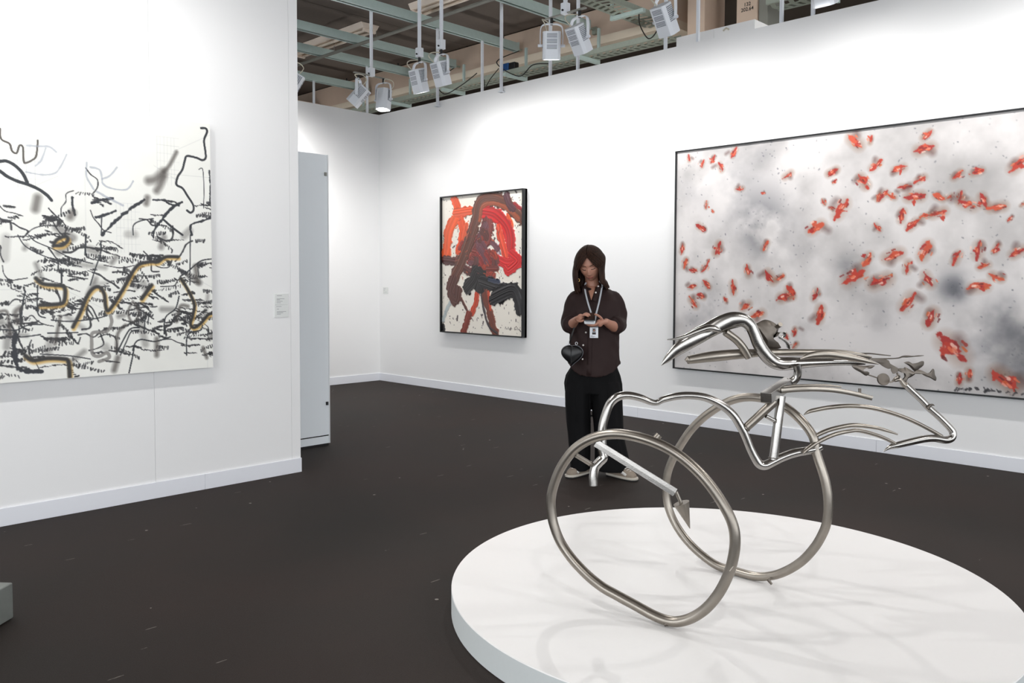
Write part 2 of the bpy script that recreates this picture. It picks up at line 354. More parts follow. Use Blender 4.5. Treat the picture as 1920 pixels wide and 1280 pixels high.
cable([(8.3, 8.05, 4.56), (7.8, 7.98, 4.3), (7.78, 7.55, 4.04), (7.78, 7.3, 4.14), (7.78, 7.0, 4.1)], .007, M['black_cable'], 'black cable sagging onto the tray beside the connector box')
cable([(7.7, 5.60, 4.385), (7.7, 5.58, 4.25), (7.68, 5.45, 4.08), (7.66, 5.32, 4.15), (7.7, 5.30, 4.36)], .007, M['black_cable'], 'black cable loop hanging from the crossing tray')
cable([(7.88, 8.02, 4.24), (7.80, 8.1, 4.1), (7.8, 8.2, 4.0), (7.86, 8.28, 4.13)], .006, M['black_cable'], 'short black cable drooping below the connector box')
# ------------------------------------------------------------------ hung white spot lamps
def lamp(loc, heading, tilt, label, lens_in=.040):
    """aperture points down, swung by tilt towards heading"""
    r = empty('hanging_spotlight', loc, heading, label, 'spotlight', 'white spotlights hung over the booth')
    T = Matrix.Rotation(-tilt, 4, 'Y')
    W, D, L, c = .082, .075, .125, .04
    oc = [(D, -W + c), (D, W - c), (D - c, W), (-D + c * .6, W), (-D, W - c * .6), (-D, -W + c * .6), (-D + c * .6, -W), (D - c, -W)]
    hm = MB(); n8 = len(oc); s8 = .88
    hm.add([(x, y, z) for z in (-L, L) for x, y in oc] + [(x * s8, y * s8, z) for z in (-L, -L + .045) for x, y in oc],
           [(i, (i + 1) % n8, n8 + (i + 1) % n8, n8 + i) for i in range(n8)] + [tuple(range(n8, 2 * n8))] +
           [(2*n8 + (i + 1) % n8, 2*n8 + i, 3*n8 + i, 3*n8 + (i + 1) % n8) for i in range(n8)] + [((i + 1) % n8, i, 2*n8 + i, 2*n8 + (i + 1) % n8) for i in range(n8)] + [tuple(range(3*n8, 4*n8))], T)
    h = hm.build('housing', M['white_metal'], r, bevel=.004)
    for g in range(3):                                   # three groups of vent slits on the back
        for k in range(4): MB().box(-D - .002, -D + .001, -.047, .047, .100 - g * .05 - k * .0105, .1055 - g * .05 - k * .0105, T).build('vent_slit', M['lamp_grey'], h)
    for s in (-1, 1):
        m = MB()
        for a in range(9):
            for b_ in range(5): m.box(-.048 + b_ * .017, -.037 + b_ * .017, s * W - .002, s * W + .002, -.02 + a * .0145, -.011 + a * .0145, T)
        m.build('side_grille', M['lamp_grey'], h)
    MB().prism([(x * .86, y * .86) for x, y in oc], -L + lens_in, -L + lens_in + .004, T).build('lens', M['lens'], h)
    yw = W + .022
    y = MB()
    path = spline([(0, -yw, -.01), (0, -yw, .12), (0, -yw + .012, .175), (0, -yw + .05, .195), (0, 0, .195), (0, yw - .05, .195), (0, yw - .012, .175), (0, yw, .12), (0, yw, -.01)], 6)
    y.sweep(path, .004, .018, nref=(1, 0, 0), n=8, power=6); y.build('yoke', M['white_metal'], r)
    for s in (-1, 1): MB().rod((0, s * (W - .005), 0), (0, s * (yw + .022), 0), .013, 12).build('pivot_knob', M['white_metal'], r)
    MB().rod((0, 0, .19), (0, 0, .25), .014, 10).build('hook_bolt', M['black_plastic'], r)
    MB().sweep(spline([(-.05, .04, .10), (-.11, .07, .17), (-.06, .09, .222), (.03, .05, .235), (.012, .02, .205)], 8), .0055, n=6).build('power_cable', M['cream_cable'], r, smooth=True)
    return r
def pole(x, y, zb, label, bar=None):
    r = empty('lamp_pole', (x, y, zb), label=label, cat='pole', group='white lamp poles')
    MB().box(-.014, .014, -.014, .014, 0.03, CZ - zb).build('tube', M['white_metal'], r)
    MB().box(-.032, .032, -.032, .032, .0, .10).build('clamp_block', M['white_metal'], r, bevel=.004)
    MB().rod((-.045, 0, .03), (.045, 0, .03), .009, 8).build('clamp_screw', M['black_plastic'], r)
    if bar: MB().bar((bar[0], bar[1], .0065), (bar[2], bar[3], .0065), .03, .012).build('cross_bar', M['pipe'], r)
    return r
rad = math.radians
YK = .252
for (x, y, hd, tl, lb, zz) in ((5.745, 7.07, 0, 17, 'white spotlight on its own pole tilted to the wall above the framed red painting', 3.55),
                         (5.73, 6.69, 0, 20, 'white spotlight on the pole next to the framed red painting lamp', 3.56),
                         (5.785, 5.193, 45, 12, 'upright white spotlight of the pair on a shared crossbar', 3.57),
                         (5.80, 4.87, -4, 31, 'strongly tilted white spotlight of the pair on a shared crossbar', 3.57),
                         (5.87, 4.0, -4, 32, 'white spotlight tilted to the wall beside the white box wall', 3.57),
                         (6.14, 2.77, 0, 25, 'white spotlight hung over the bird painting', 3.60)):
    lamp((x, y, zz), rad(hd), rad(tl), lb)
    if 'pair' not in lb: pole(x, y, zz + YK, 'white square pole of the spotlight ' + ('above the framed red painting' if y > 7 else 'next to the framed red painting lamp' if y > 6 else 'beside the white box wall' if y > 3.5 else 'over the bird painting'))
pole(5.79, 5.03, 3.822, 'white square pole with a crossbar for two spotlights facing the long wall', (0, -.24, 0, .24))
lamp((5.76, 8.22, 3.57), rad(132), rad(42), 'white spotlight tipped sideways near the wall corner')
lamp((6.09, 8.18, 3.57), rad(200), rad(8), 'upright glowing white spotlight near the wall corner', .004)
pole(5.93, 8.2, 3.822, 'white square pole with a crossbar near the wall corner', (-.25, .0, .25, 0))
lamp((4.96, 8.33, 3.58), rad(150), rad(30), 'white spotlight peeking past the end of the left wall')
pole(4.96, 8.33, 3.58 + YK, 'white square pole of the lamp behind the left wall')
# ================================================================== round base and steel sculpture (world coordinates x, y, z, radius in metres)
SCU = {
 'W1': [(2.4584,2.1976,0.5271,0.0195),(2.4603,2.1895,0.5673,0.0195),(2.4673,2.1605,0.6553,0.0195),(2.4808,2.1046,0.7303,0.0195),(2.4906,2.0638,0.763,0.0195),(2.5017,2.0178,0.7914,0.0195),(2.5168,1.9554,0.8106,0.0195),(2.5282,1.9079,0.8175,0.0195),(2.5441,1.8421,0.8138,0.0195),(2.5591,1.7797,0.8019,0.0195),(2.5744,1.7164,0.782,0.0195),(2.5889,1.6562,0.7492,0.0195),(2.6036,1.5951,0.7006,0.0195),(2.613,1.5561,0.6581,0.0195),(2.6223,1.5174,0.6054,0.0195),(2.6288,1.4905,0.5612,0.0195),(2.6325,1.475,0.5212,0.0195),(2.6336,1.4706,0.4796,0.0195),(2.6329,1.4736,0.4297,0.0195),(2.6298,1.4865,0.3627,0.0195),(2.6217,1.5201,0.28,0.0195),(2.6109,1.5649,0.2116,0.0195),(2.5984,1.6168,0.1635,0.0195),(2.5855,1.67,0.1353,0.0195),(2.5752,1.7129,0.1299,0.0195),(2.5632,1.7626,0.1373,0.0195),(2.5447,1.8393,0.1647,0.0195),(2.5261,1.9168,0.1888,0.0195),(2.5117,1.9762,0.2052,0.0195),(2.4969,2.0379,0.241,0.0195),(2.4802,2.1073,0.2959,0.0195),(2.4682,2.1568,0.3524,0.0195),(2.4611,2.1862,0.4202,0.0195),(2.4586,2.1968,0.4794,0.0195)],
 'W2': [(3.2385,1.7586,0.904,0.0185),(3.2407,1.7086,0.9057,0.0185),(3.2435,1.6456,0.8983,0.0185),(3.246,1.5907,0.8781,0.0185),(3.2477,1.5509,0.8523,0.0185),(3.2493,1.5155,0.8215,0.0185),(3.2505,1.4882,0.7933,0.0185),(3.2513,1.4699,0.7649,0.0185),(3.2517,1.4628,0.7374,0.0185),(3.2517,1.4622,0.709,0.0185),(3.2523,1.4483,0.6759,0.0185),(3.2529,1.4345,0.6387,0.0185),(3.2536,1.4197,0.5985,0.0185),(3.2542,1.4064,0.5393,0.0185),(3.2543,1.404,0.4802,0.0185),(3.2541,1.4083,0.4292,0.0185),(3.2536,1.4183,0.3899,0.0185),(3.2521,1.4527,0.3154,0.0185),(3.2498,1.5049,0.243,0.0185),(3.2467,1.5734,0.1854,0.0185),(3.244,1.6361,0.1496,0.0185),(3.2408,1.7078,0.125,0.0185),(3.2364,1.8056,0.1189,0.0185),(3.2326,1.8922,0.1302,0.0185),(3.229,1.9722,0.1636,0.0185),(3.2257,2.0464,0.21,0.0185),(3.2231,2.1058,0.2697,0.0185),(3.2213,2.145,0.3395,0.0185),(3.2208,2.1571,0.3882,0.0185),(3.2206,2.1604,0.4406,0.0185),(3.2208,2.1572,0.4941,0.0185),(3.2213,2.1463,0.5321,0.0185),(3.2222,2.1244,0.5852,0.0185),(3.2239,2.0862,0.6508,0.0185),(3.2261,2.0367,0.7276,0.0185),(3.2285,1.9828,0.7825,0.0185),(3.2314,1.9194,0.8335,0.0185),(3.2344,1.8519,0.8764,0.0185),(3.2365,1.803,0.8941,0.0185)],
 'FRAME': [(2.5584,2.0588,0.5841,0.0183),(2.5609,2.0612,0.6199,0.0183),(2.5679,2.0591,0.6548,0.0183),(2.5818,2.0484,0.6767,0.0183),(2.5951,2.038,0.6956,0.0183),(2.5942,2.0434,0.7272,0.0175),(2.597,2.0478,0.779,0.0175),(2.6016,2.0486,0.8181,0.0175),(2.6121,2.0438,0.8605,0.0175),(2.6292,2.0334,0.908,0.0171),(2.6526,2.0142,0.9347,0.0171),(2.6824,1.9873,0.9414,0.0161),(2.7178,1.9542,0.9323,0.0154),(2.7493,1.9244,0.9154,0.0133),(2.769,1.9061,0.9116,0.012),(2.789,1.8887,0.9241,0.0137),(2.8317,1.8504,0.9375,0.0155),(2.8772,1.8086,0.9394,0.0159),(2.9228,1.766,0.9282,0.0164),(2.9671,1.7237,0.8973,0.0168),(2.9997,1.6922,0.8574,0.0168),(3.0242,1.6682,0.8031,0.0173),(3.0354,1.6572,0.7704,0.0169),(3.049,1.6438,0.7247,0.0164),(3.0644,1.6287,0.6843,0.0173),(3.0771,1.6163,0.6603,0.0182),(3.0931,1.6012,0.6547,0.0186),(3.113,1.5837,0.6653,0.0178),(3.1473,1.5538,0.6866,0.0173),(3.1843,1.521,0.7035,0.0174),(3.2204,1.4883,0.7119,0.0163),(3.2516,1.4602,0.7209,0.0163),(3.2667,1.447,0.7301,0.0152)],
 'STRUTL': [(2.4848,2.0996,0.7167,0.0093),(2.5584,2.0696,0.6673,0.0094)],
 'BLADE': [(2.5089,2.0091,0.7697,0.0156),(2.678,1.754,0.5905,0.0164)],
 'STEM': [(2.6809,1.7511,0.5925,0.0065),(2.6925,1.7365,0.5497,0.0065)],
 'CONE': [(2.6932,1.7358,0.5507,0.0311),(2.7132,1.709,0.4527,0.0012)],
 'NUBA': [(2.5634,1.7754,0.8031,0.0124),(2.578,1.762,0.8252,0.0128)],
 'STRUTA': [(3.0334,1.659,0.8053,0.0173),(3.1171,1.5745,0.9164,0.0181)],
 'STRUTB': [(3.1195,1.578,0.6783,0.0191),(3.1547,1.5661,0.9353,0.0178)],
 'CROSSROD': [(3.0896,1.5985,0.856,0.0082),(3.127,1.5732,0.8329,0.0082)],
 'BOXBEAM': [(3.0549,1.582,0.9359,0.0224),(3.3131,1.6076,0.9747,0.0237)],
 'NECK': [(3.2894,1.6031,0.9727,0.018),(3.2995,1.5869,0.9822,0.018),(3.3063,1.5741,1.0008,0.017),(3.3056,1.5695,1.0237,0.0166),(3.2979,1.5711,1.0511,0.0165)],
 'ARM': [(3.1617,1.5746,0.9556,0.0104),(3.2203,1.5241,0.9609,0.0105),(3.2789,1.4731,0.9611,0.0103),(3.3366,1.4225,0.9551,0.0101),(3.3954,1.3705,0.9412,0.0099),(3.4522,1.3201,0.9222,0.0097)],
 'ARMROD': [(3.1886,1.5767,0.9672,0.0057),(3.2283,1.5453,0.9721,0.0057),(3.2729,1.5098,0.9736,0.0053),(3.3349,1.4601,0.9727,0.0048),(3.3856,1.4191,0.9653,0.0035)],
 'ARMTAB': [(3.4136,1.3529,0.9337,0.0066),(3.4145,1.3539,0.9622,0.0066)],
 'BODYBAR': [(3.0148,1.9168,1.0669,0.0169),(3.0204,1.9125,1.0676,0.0181),(3.0686,1.875,1.0765,0.0215),(3.115,1.8387,1.0829,0.0232),(3.1906,1.7793,1.0901,0.0216),(3.2549,1.7285,1.094,0.0171),(3.3018,1.6914,1.0959,0.0156),(3.4375,1.5832,1.0947,0.0143),(3.5382,1.5027,1.0926,0.0139),(3.5993,1.4535,1.0851,0.0116),(3.6605,1.4039,1.0729,0.0035)],
 'BODY': [(2.8823,1.9647,1.049,0.0013),(2.8984,1.9535,1.0687,0.0122),(2.925,1.9349,1.0995,0.0223),(2.963,1.9068,1.1348,0.0312),(3.0089,1.8719,1.1702,0.0346),(3.05,1.84,1.1968,0.0336),(3.0901,1.8087,1.2213,0.0359),(3.131,1.7757,1.2369,0.0359),(3.1635,1.7484,1.2368,0.0292),(3.1866,1.7287,1.2165,0.0259),(3.2016,1.7165,1.1827,0.0248),(3.2209,1.7013,1.1306,0.0271),(3.248,1.6788,1.0829,0.0282),(3.2816,1.6499,1.0543,0.0283),(3.3321,1.6074,1.0528,0.0272),(3.3743,1.572,1.0547,0.0216),(3.4232,1.531,1.0566,0.0182),(3.4922,1.4731,1.0584,0.0159),(3.5431,1.4301,1.0569,0.0148),(3.5795,1.3991,1.0509,0.0057)],
 'HORN': [(3.0323,1.7793,1.1958,0.0066),(3.0204,1.7887,1.2014,0.0123),(2.9929,1.8107,1.2081,0.0132),(2.9554,1.8389,1.194,0.0123),(2.9177,1.8668,1.1757,0.0092),(2.8815,1.8942,1.1639,0.0052),(2.853,1.9163,1.1609,0.0017)],
 'ARC': [(3.1011,1.7944,1.1878,0.0168),(3.1404,1.7678,1.1559,0.0169),(3.1701,1.749,1.1193,0.0169),(3.1943,1.7352,1.078,0.0158)],
 'LEAF': [(3.309,1.5614,1.0757,0.0034),(3.3295,1.5447,1.0856,0.0101),(3.3563,1.5224,1.0933,0.0145),(3.4058,1.4803,1.0952,0.0157),(3.4719,1.423,1.0825,0.0144),(3.5215,1.3798,1.0687,0.0108),(3.57,1.3375,1.0526,0.0016)],
 'RODUPPER': [(3.2792,1.5278,0.848,0.0013),(3.2921,1.5179,0.8578,0.0066),(3.3084,1.5049,0.8652,0.0089),(3.3655,1.4579,0.8777,0.0093),(3.4323,1.4022,0.8831,0.0093),(3.499,1.3458,0.8757,0.0094),(3.5657,1.2886,0.8546,0.0089),(3.6327,1.2309,0.8233,0.0085),(3.7002,1.1727,0.7806,0.0081),(3.7427,1.1359,0.7493,0.0081)],
 'RODMID': [(3.2512,1.4655,0.7699,0.0083),(3.2724,1.4485,0.7837,0.0091),(3.3142,1.4139,0.8015,0.0091),(3.3764,1.3612,0.8136,0.0092),(3.4433,1.3031,0.8039,0.0079),(3.4827,1.2684,0.7902,0.0066),(3.5188,1.2366,0.7743,0.0031)],
 'RODLOW': [(3.1869,1.4838,0.7087,0.0065),(3.2062,1.4752,0.7235,0.0082),(3.2569,1.4498,0.7516,0.0087),(3.3196,1.4157,0.7753,0.0087),(3.3823,1.3794,0.7863,0.0083),(3.4227,1.3553,0.7865,0.0084),(3.4843,1.3179,0.7679,0.008),(3.5311,1.2896,0.7477,0.0076),(3.5718,1.2651,0.7253,0.0071)],
 'TAIL': [(3.5363,1.2988,0.6895,0.0011),(3.5516,1.2874,0.7036,0.0067),(3.5664,1.2757,0.7122,0.0112),(3.5845,1.2608,0.7174,0.0134),(3.6263,1.2264,0.7288,0.0148),(3.6773,1.1843,0.7413,0.0152),(3.7117,1.1554,0.7429,0.0153),(3.7486,1.1238,0.7355,0.0157),(3.7698,1.1065,0.7429,0.0153),(3.7774,1.1031,0.7628,0.0144),(3.7713,1.1143,0.7848,0.014),(3.7478,1.1501,0.8298,0.014),(3.7254,1.1829,0.866,0.014),(3.7095,1.2073,0.898,0.014),(3.6854,1.2432,0.94,0.0141),(3.6672,1.2702,0.9722,0.0136)],
 'HOOK': [(3.7036,1.1834,0.866,0.0101),(3.7087,1.1789,0.8751,0.0077),(3.7152,1.1727,0.8818,0.0054),(3.7215,1.1663,0.8819,0.0032),(3.7245,1.1629,0.8774,0.0009)],
 'PLATE1': [(3.661,1.268,1.0585),(3.685,1.2574,1.0619),(3.6984,1.251,1.0529),(3.7293,1.2371,1.0546),(3.7501,1.228,1.061),(3.7621,1.2224,1.0586),(3.7581,1.2234,1.0422),(3.7354,1.2331,1.0287),(3.7265,1.2367,1.0205),(3.7111,1.2437,1.0211),(3.6978,1.2503,1.033),(3.6845,1.2568,1.0449),(3.6677,1.2648,1.054)],
 'PLATE2': [(3.6548,1.2869,1.0319),(3.6707,1.2708,1.0329),(3.6748,1.2669,1.0377),(3.6904,1.2503,1.025),(3.7039,1.2357,1.0123),(3.6895,1.2493,0.9967),(3.6793,1.2591,0.9881),(3.6704,1.2662,0.9597),(3.6587,1.2785,0.9654),(3.6632,1.275,0.9824),(3.6716,1.2675,0.9966),(3.6682,1.2722,1.0164),(3.6545,1.2866,1.022)],
 'PLATE3': [(3.7001,1.2399,1.018),(3.7266,1.2274,1.027),(3.7622,1.2091,1.01),(3.7788,1.2012,1.0136),(3.7924,1.1951,1.0275),(3.7989,1.1917,1.0215),(3.8016,1.1893,1.0013),(3.8078,1.1856,0.9896),(3.8041,1.1868,0.9754),(3.7813,1.1986,0.9878),(3.7552,1.2119,0.9974),(3.7358,1.222,1.0081),(3.7064,1.2364,1.0101)],
 'PLATE4': [(3.593,1.3868,1.0718),(3.6306,1.3285,1.0691),(3.6373,1.3167,1.0523),(3.647,1.3008,1.0414),(3.6539,1.2894,1.0332),(3.6565,1.2846,1.0249),(3.6475,1.2975,1.0117),(3.6417,1.3063,1.01),(3.6407,1.3091,1.0241),(3.6396,1.3116,1.0326),(3.6323,1.3226,1.0294),(3.621,1.3409,1.0403),(3.6113,1.357,1.054)],
 'PLATE5': [(3.52,1.4306,1.0436),(3.551,1.4091,1.043),(3.5717,1.3947,1.0412),(3.5873,1.3839,1.0423),(3.6081,1.3695,1.0419),(3.5921,1.3799,1.0294),(3.5819,1.3873,1.0353),(3.5634,1.3996,1.0271),(3.558,1.4029,1.0201),(3.5656,1.3973,1.0142),(3.5863,1.3828,1.0109),(3.5729,1.3914,0.9984),(3.5526,1.4062,1.0131),(3.5298,1.4229,1.0278)],
 'DISCROD': [(3.5829,1.3926,1.0047,0.003),(3.6184,1.3553,0.9872,0.003)],
 'DISC': [(3.6323,1.3409,0.9827,0.0261),(3.6325,1.3407,0.9824,0.0261)],
 'LINK': [(3.65,1.3222,0.9708,0.0037),(3.6535,1.3125,0.9736,0.0041),(3.6565,1.3001,0.9865,0.0073),(3.6596,1.2878,0.9987,0.0068),(3.6492,1.2913,1.0121,0.0045)],
 'LINK2': [(3.6206,1.2899,0.9832,0.0068),(3.6365,1.2739,0.9861,0.0079),(3.6468,1.2622,0.9679,0.0113),(3.6524,1.2562,0.9634,0.0135)],
 'SPIKEA': [(3.6154,1.4647,1.0834,0.0051),(3.6613,1.4183,1.0871,0.0033),(3.6971,1.3816,1.0826,0.0028),(3.7297,1.3482,1.0781,0.0019)],
 'SPIKEB': [(3.6294,1.4352,1.0681,0.0046),(3.67,1.3937,1.0649,0.0033),(3.7353,1.3275,1.0675,0.0026),(3.7551,1.3079,1.0746,0.0037),(3.7682,1.2947,1.0758,0.0046),(3.7878,1.2748,1.0763,0.0028),(3.8041,1.2583,1.0783,0.003),(3.8205,1.2418,1.08,0.0012)],
 'FIN': [(3.2663,1.7563,1.2067),(3.2808,1.7447,1.221),(3.2951,1.733,1.2311),(3.3092,1.7211,1.2354),(3.3286,1.7039,1.2282),(3.345,1.6889,1.2138),(3.3516,1.6823,1.1994),(3.3438,1.6875,1.1742),(3.335,1.6944,1.1634),(3.3344,1.6936,1.1419),(3.3479,1.6809,1.1238),(3.356,1.6732,1.113),(3.3165,1.707,1.1096),(3.2927,1.7302,1.1528)],
 'FINTUBE': [(3.3513,1.6842,1.2065,0.0099),(3.3396,1.6682,1.2166,0.0099)],
 'CURL': [(3.3143,1.6761,1.1635,0.0023),(3.3278,1.6718,1.1792,0.0023),(3.3491,1.6597,1.1825,0.0023),(3.3554,1.6587,1.1679,0.0023),(3.3501,1.6711,1.1567,0.0023),(3.3649,1.663,1.1456,0.0023),(3.3804,1.6551,1.1308,0.0023),(3.3894,1.6534,1.1105,0.0023)],
 'TOE1': [(2.5654,1.7055,0.1259,0.0099),(2.5555,1.7153,0.1219,0.0068)],
 'TOE2': [(3.2124,1.6391,0.1431,0.0068),(3.2229,1.6272,0.1229,0.005)],
 'PEG': [(2.6101,1.4786,0.3715,0.0046),(2.6199,1.4697,0.3886,0.0038)],
}
for k_ in ('W1', 'W2'):                       # fair the two hand-bent rings a little
    A_ = np.array(SCU[k_]); A_ = .2 * np.roll(A_, 1, 0) + .6 * A_ + .2 * np.roll(A_, -1, 0); SCU[k_] = [tuple(r) for r in A_]
for k_, r_ in (('W1', .0195), ('W2', .0185)): SCU[k_] = [(x, y, max(z, .1125 + r_), r) for x, y, z, r in SCU[k_]]
for k_ in ('TOE1', 'TOE2'): SCU[k_] = [(x, y, max(z, .1135 + r), r) for x, y, z, r in SCU[k_]]
PLZ = 0.11; PLC = (3.136, 1.822); PLR = 1.156
pl = empty('round_plinth', (PLC[0], PLC[1], 0), label='low round white display base under the steel sculpture', cat='plinth')
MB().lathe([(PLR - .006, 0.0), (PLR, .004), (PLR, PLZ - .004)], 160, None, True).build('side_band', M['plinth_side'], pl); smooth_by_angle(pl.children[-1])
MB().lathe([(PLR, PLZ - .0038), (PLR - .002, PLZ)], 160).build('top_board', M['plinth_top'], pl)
def steel(name, col, rough, dirt=.35):
    m = mat(name, rgb(*col), rough, 1.0); n, l, b = nodes(m)
    tc = n.new('ShaderNodeTexCoord'); a = n.new('ShaderNodeTexNoise'); a.inputs['Scale'].default_value = 9; a.inputs['Detail'].default_value = 4; l.new(tc.outputs['Object'], a.inputs['Vector'])
    r = n.new('ShaderNodeValToRGB'); e = r.color_ramp.elements; e[0].position = .35; e[0].color = tuple(x * (1 - dirt) for x in rgb(*col)[:3]) + (1,); e[1].position = .62; e[1].color = rgb(*col)
    l.new(a.outputs[0], r.inputs[0]); l.new(r.outputs[0], b.inputs['Base Color'])
    mr = n.new('ShaderNodeMapRange'); mr.inputs[3].default_value = rough * 1.35; mr.inputs[4].default_value = rough * .7; l.new(a.outputs[0], mr.inputs[0]); l.new(mr.outputs[0], b.inputs['Roughness'])
    s = n.new('ShaderNodeTexNoise'); s.inputs['Scale'].default_value = 220; s.inputs['Detail'].default_value = 2; l.new(tc.outputs['Object'], s.inputs['Vector'])
    bp = n.new('ShaderNodeBump'); bp.inputs['Strength'].default_value = .12; bp.inputs['Distance'].default_value = .001; l.new(s.outputs[0], bp.inputs['Height'])
    b2 = n.new('ShaderNodeBump'); b2.inputs['Strength'].default_value = .12; b2.inputs['Distance'].default_value = .004; l.new(a.outputs[0], b2.inputs['Height']); l.new(bp.outputs[0], b2.inputs['Normal'])
    l.new(b2.outputs[0], b.inputs['Normal'])
    return m
M['steel'] = steel('worn_stainless_steel', (158, 151, 142), .34, .2)
M['steel_bright'] = steel('polished_steel', (172, 169, 165), .22, .2)
M['steel_dark'] = steel('dull_burnt_steel', (112, 105, 98), .42, .35)
NR = Vector((-0.7128, -0.7014, 0))
sc = empty('steel_sculpture', (3.05, 1.75, PLZ), label='welded bent-tube steel sculpture with two wheel rings and a horned upper body', cat='sculpture')
ORG = Vector(sc.location)
def loc(rows): return [Vector(r[:3]) - ORG for r in rows]
def tube_part(name, key, matx='steel', per=8, flat=1.0, n=18, closed=False, parent=None, twist=None, power=2.0, rscale=1.0):
    rows = spline([r for r in SCU[key]], per, closed) if len(SCU[key]) > 2 else np.array(SCU[key])
    P = [Vector(r[:3]) - ORG for r in rows]; ra = [max(r[3] * rscale, .0004) for r in rows]
    rot = None
    if twist: rot = list(np.interp(np.linspace(0, 1, len(P)), *zip(*twist)))
    m = MB().sweep(P, ra, [x * flat for x in ra] if not callable(flat) else [x * flat(i / len(ra)) for i, x in enumerate(ra)], NR, n, closed, True, rot, power)
    o = m.build(name, M[matx], parent or sc, smooth=True); smooth_by_angle(o, 50); return o
def weld(key, i, parent):                      # a lumpy bead of weld round a tube end
    rows = SCU[key]; p = Vector(rows[i][:3]) - ORG; d = (Vector(rows[i + 1 if i + 1 < len(rows) else i - 1][:3]) - Vector(rows[i][:3])).normalized()
    u = d.orthogonal().normalized(); v = d.cross(u); r = rows[i][3] * 1.02; ring = []
    for k in range(20): a = k / 20 * 2 * math.pi; ring.append(p + d * (.006 + .0015 * math.sin(k * 2.3)) + (u * math.cos(a) + v * math.sin(a)) * r)
    return MB().sweep(ring, [.0022 + .0008 * math.sin(k * 3.1) for k in range(20)], n=6, closed=True).build('weld_bead', M['steel_dark'], parent, smooth=True)
w1o = tube_part('wheel_ring', 'W1', 'steel', 8, closed=True, n=22); tag(w1o, 'near wheel ring, flattened at its lower left')
w2o = tube_part('wheel_ring', 'W2', 'steel', 8, closed=True, n=22); tag(w2o, 'far wheel ring, nicked where the rods join')
fr = tube_part('frame_tube', 'FRAME', 'steel_bright', 8, n=20); tag(fr, 'long wavy frame tube joining both rings')
tube_part('joint_strut', 'STRUTL', 'steel', parent=None); 
bl = SCU['BLADE']; a = Vector(bl[0][:3]) - ORG; b = Vector(bl[1][:3]) - ORG
m = MB(); m.sweep([a, a.lerp(b, .5), b], [bl[0][3], bl[0][3], bl[1][3]], [.0035] * 3, NR, 8, power=8); tag(m.build('flat_blade', M['steel_bright'], sc), 'flat bar pointing at the hanging cone')
tube_part('cone_stem', 'STEM', 'steel')
c0, c1 = SCU['CONE']; m = MB(); p_, q_ = Vector(c0[:3]) - ORG, Vector(c1[:3]) - ORG; m.rod(p_, q_, c0[3], 28, c1[3])
tag(smooth_by_angle(m.build('plumb_cone', M['steel'], sc), 40), 'small upside-down steel cone')
p_, q_ = (Vector(r[:3]) - ORG for r in SCU['NUBA']); m = MB(); d_ = (q_ - p_); rr = SCU['NUBA'][1][3]
m.lathe([(rr, 0), (rr, d_.length), (rr * .72, d_.length), (rr * .72, .004)], 16, Matrix.Translation(p_) @ d_.to_track_quat('Z', 'Y').to_matrix().to_4x4(), False); smooth_by_angle(m.build('open_nub', M['steel'], w1o))
w1o.children[-1].location = (0, 0, 0)
for k, nm in (('STRUTA', 'slanted_strut'), ('STRUTB', 'upright_strut'), ('CROSSROD', 'cross_rod')): tube_part(nm, k, 'steel_bright' if k != 'STRUTA' else 'steel')
bb0, bb1 = (Vector(r[:3]) - ORG for r in SCU['BOXBEAM']); MB().bar(bb0, bb1, .046, .042).build('box_beam', M['steel_bright'], sc, bevel=.002)
tube_part('neck_tube', 'NECK', 'steel_bright')
ar = tube_part('square_arm', 'ARM', 'steel', n=16, power=7); tag(ar, 'thin square arm curving to the side')
tube_part('arm_rod', 'ARMROD', 'steel', parent=ar, n=10); tube_part('arm_tab', 'ARMTAB', 'steel_dark', parent=ar, n=8, flat=.3, power=6)
tube_part('body_bar', 'BODYBAR', 'steel', n=20)
bd = tube_part('body_tube', 'BODY', 'steel_bright', 9, flat=lambda t: .55 + .45 * min(1, max(0, (t - .35) * 4)), n=24, twist=[(0, 0), (.12, .22), (.24, -.2), (.36, .12), (.5, 0), (1, 0)])
tag(bd, 'thick crumpled body tube tapering to a beak')
tube_part('horn', 'HORN', 'steel_bright', parent=None, n=16); tube_part('arched_strut', 'ARC', 'steel', n=18); lf = tube_part('leaf_blade', 'LEAF', 'steel', n=18, flat=.6)
for k, nm in (('RODUPPER', 'bowed_rod'), ('RODMID', 'bowed_rod'), ('RODLOW', 'bowed_rod')): tube_part(nm, k, 'steel', n=14)
tl = tube_part('tail_tube', 'TAIL', 'steel_bright', n=18); tag(tl, 'tail tube bent back in a sharp hairpin'); tube_part('tail_hook', 'HOOK', 'steel_dark', parent=tl, n=10, flat=.5)
def plate(name, key, th, matx, parent=None, dome=0.0):
    P = loc(SCU[key]); c = sum(P, Vector()) / len(P); off = NR * th / 2
    # outline rounded by a closed spline, ring inset for a hammered dome
    Q = [Vector(r) for r in spline([tuple(p) for p in P], 3, True)]
    m = MB(); n_ = len(Q); vs = []
    for s_ in (1, -1):
        vs += [q + off * s_ for q in Q]; vs += [q.lerp(c, .35) + off * s_ * (1.2) + NR * dome for q in Q]; 
    fs = []
    for i in range(n_):
        j = (i + 1) % n_
        fs += [(i, j, n_ + j, n_ + i), (2*n_ + j, 2*n_ + i, 3*n_ + i, 3*n_ + j), (j, i, 2*n_ + i, 2*n_ + j)]
    fs += [tuple(range(n_, 2*n_)), tuple(range(4*n_ - 1, 3*n_ - 1, -1))]
    o = m.add(vs, fs).build(name, M[matx], parent or sc); return smooth_by_angle(o, 35)
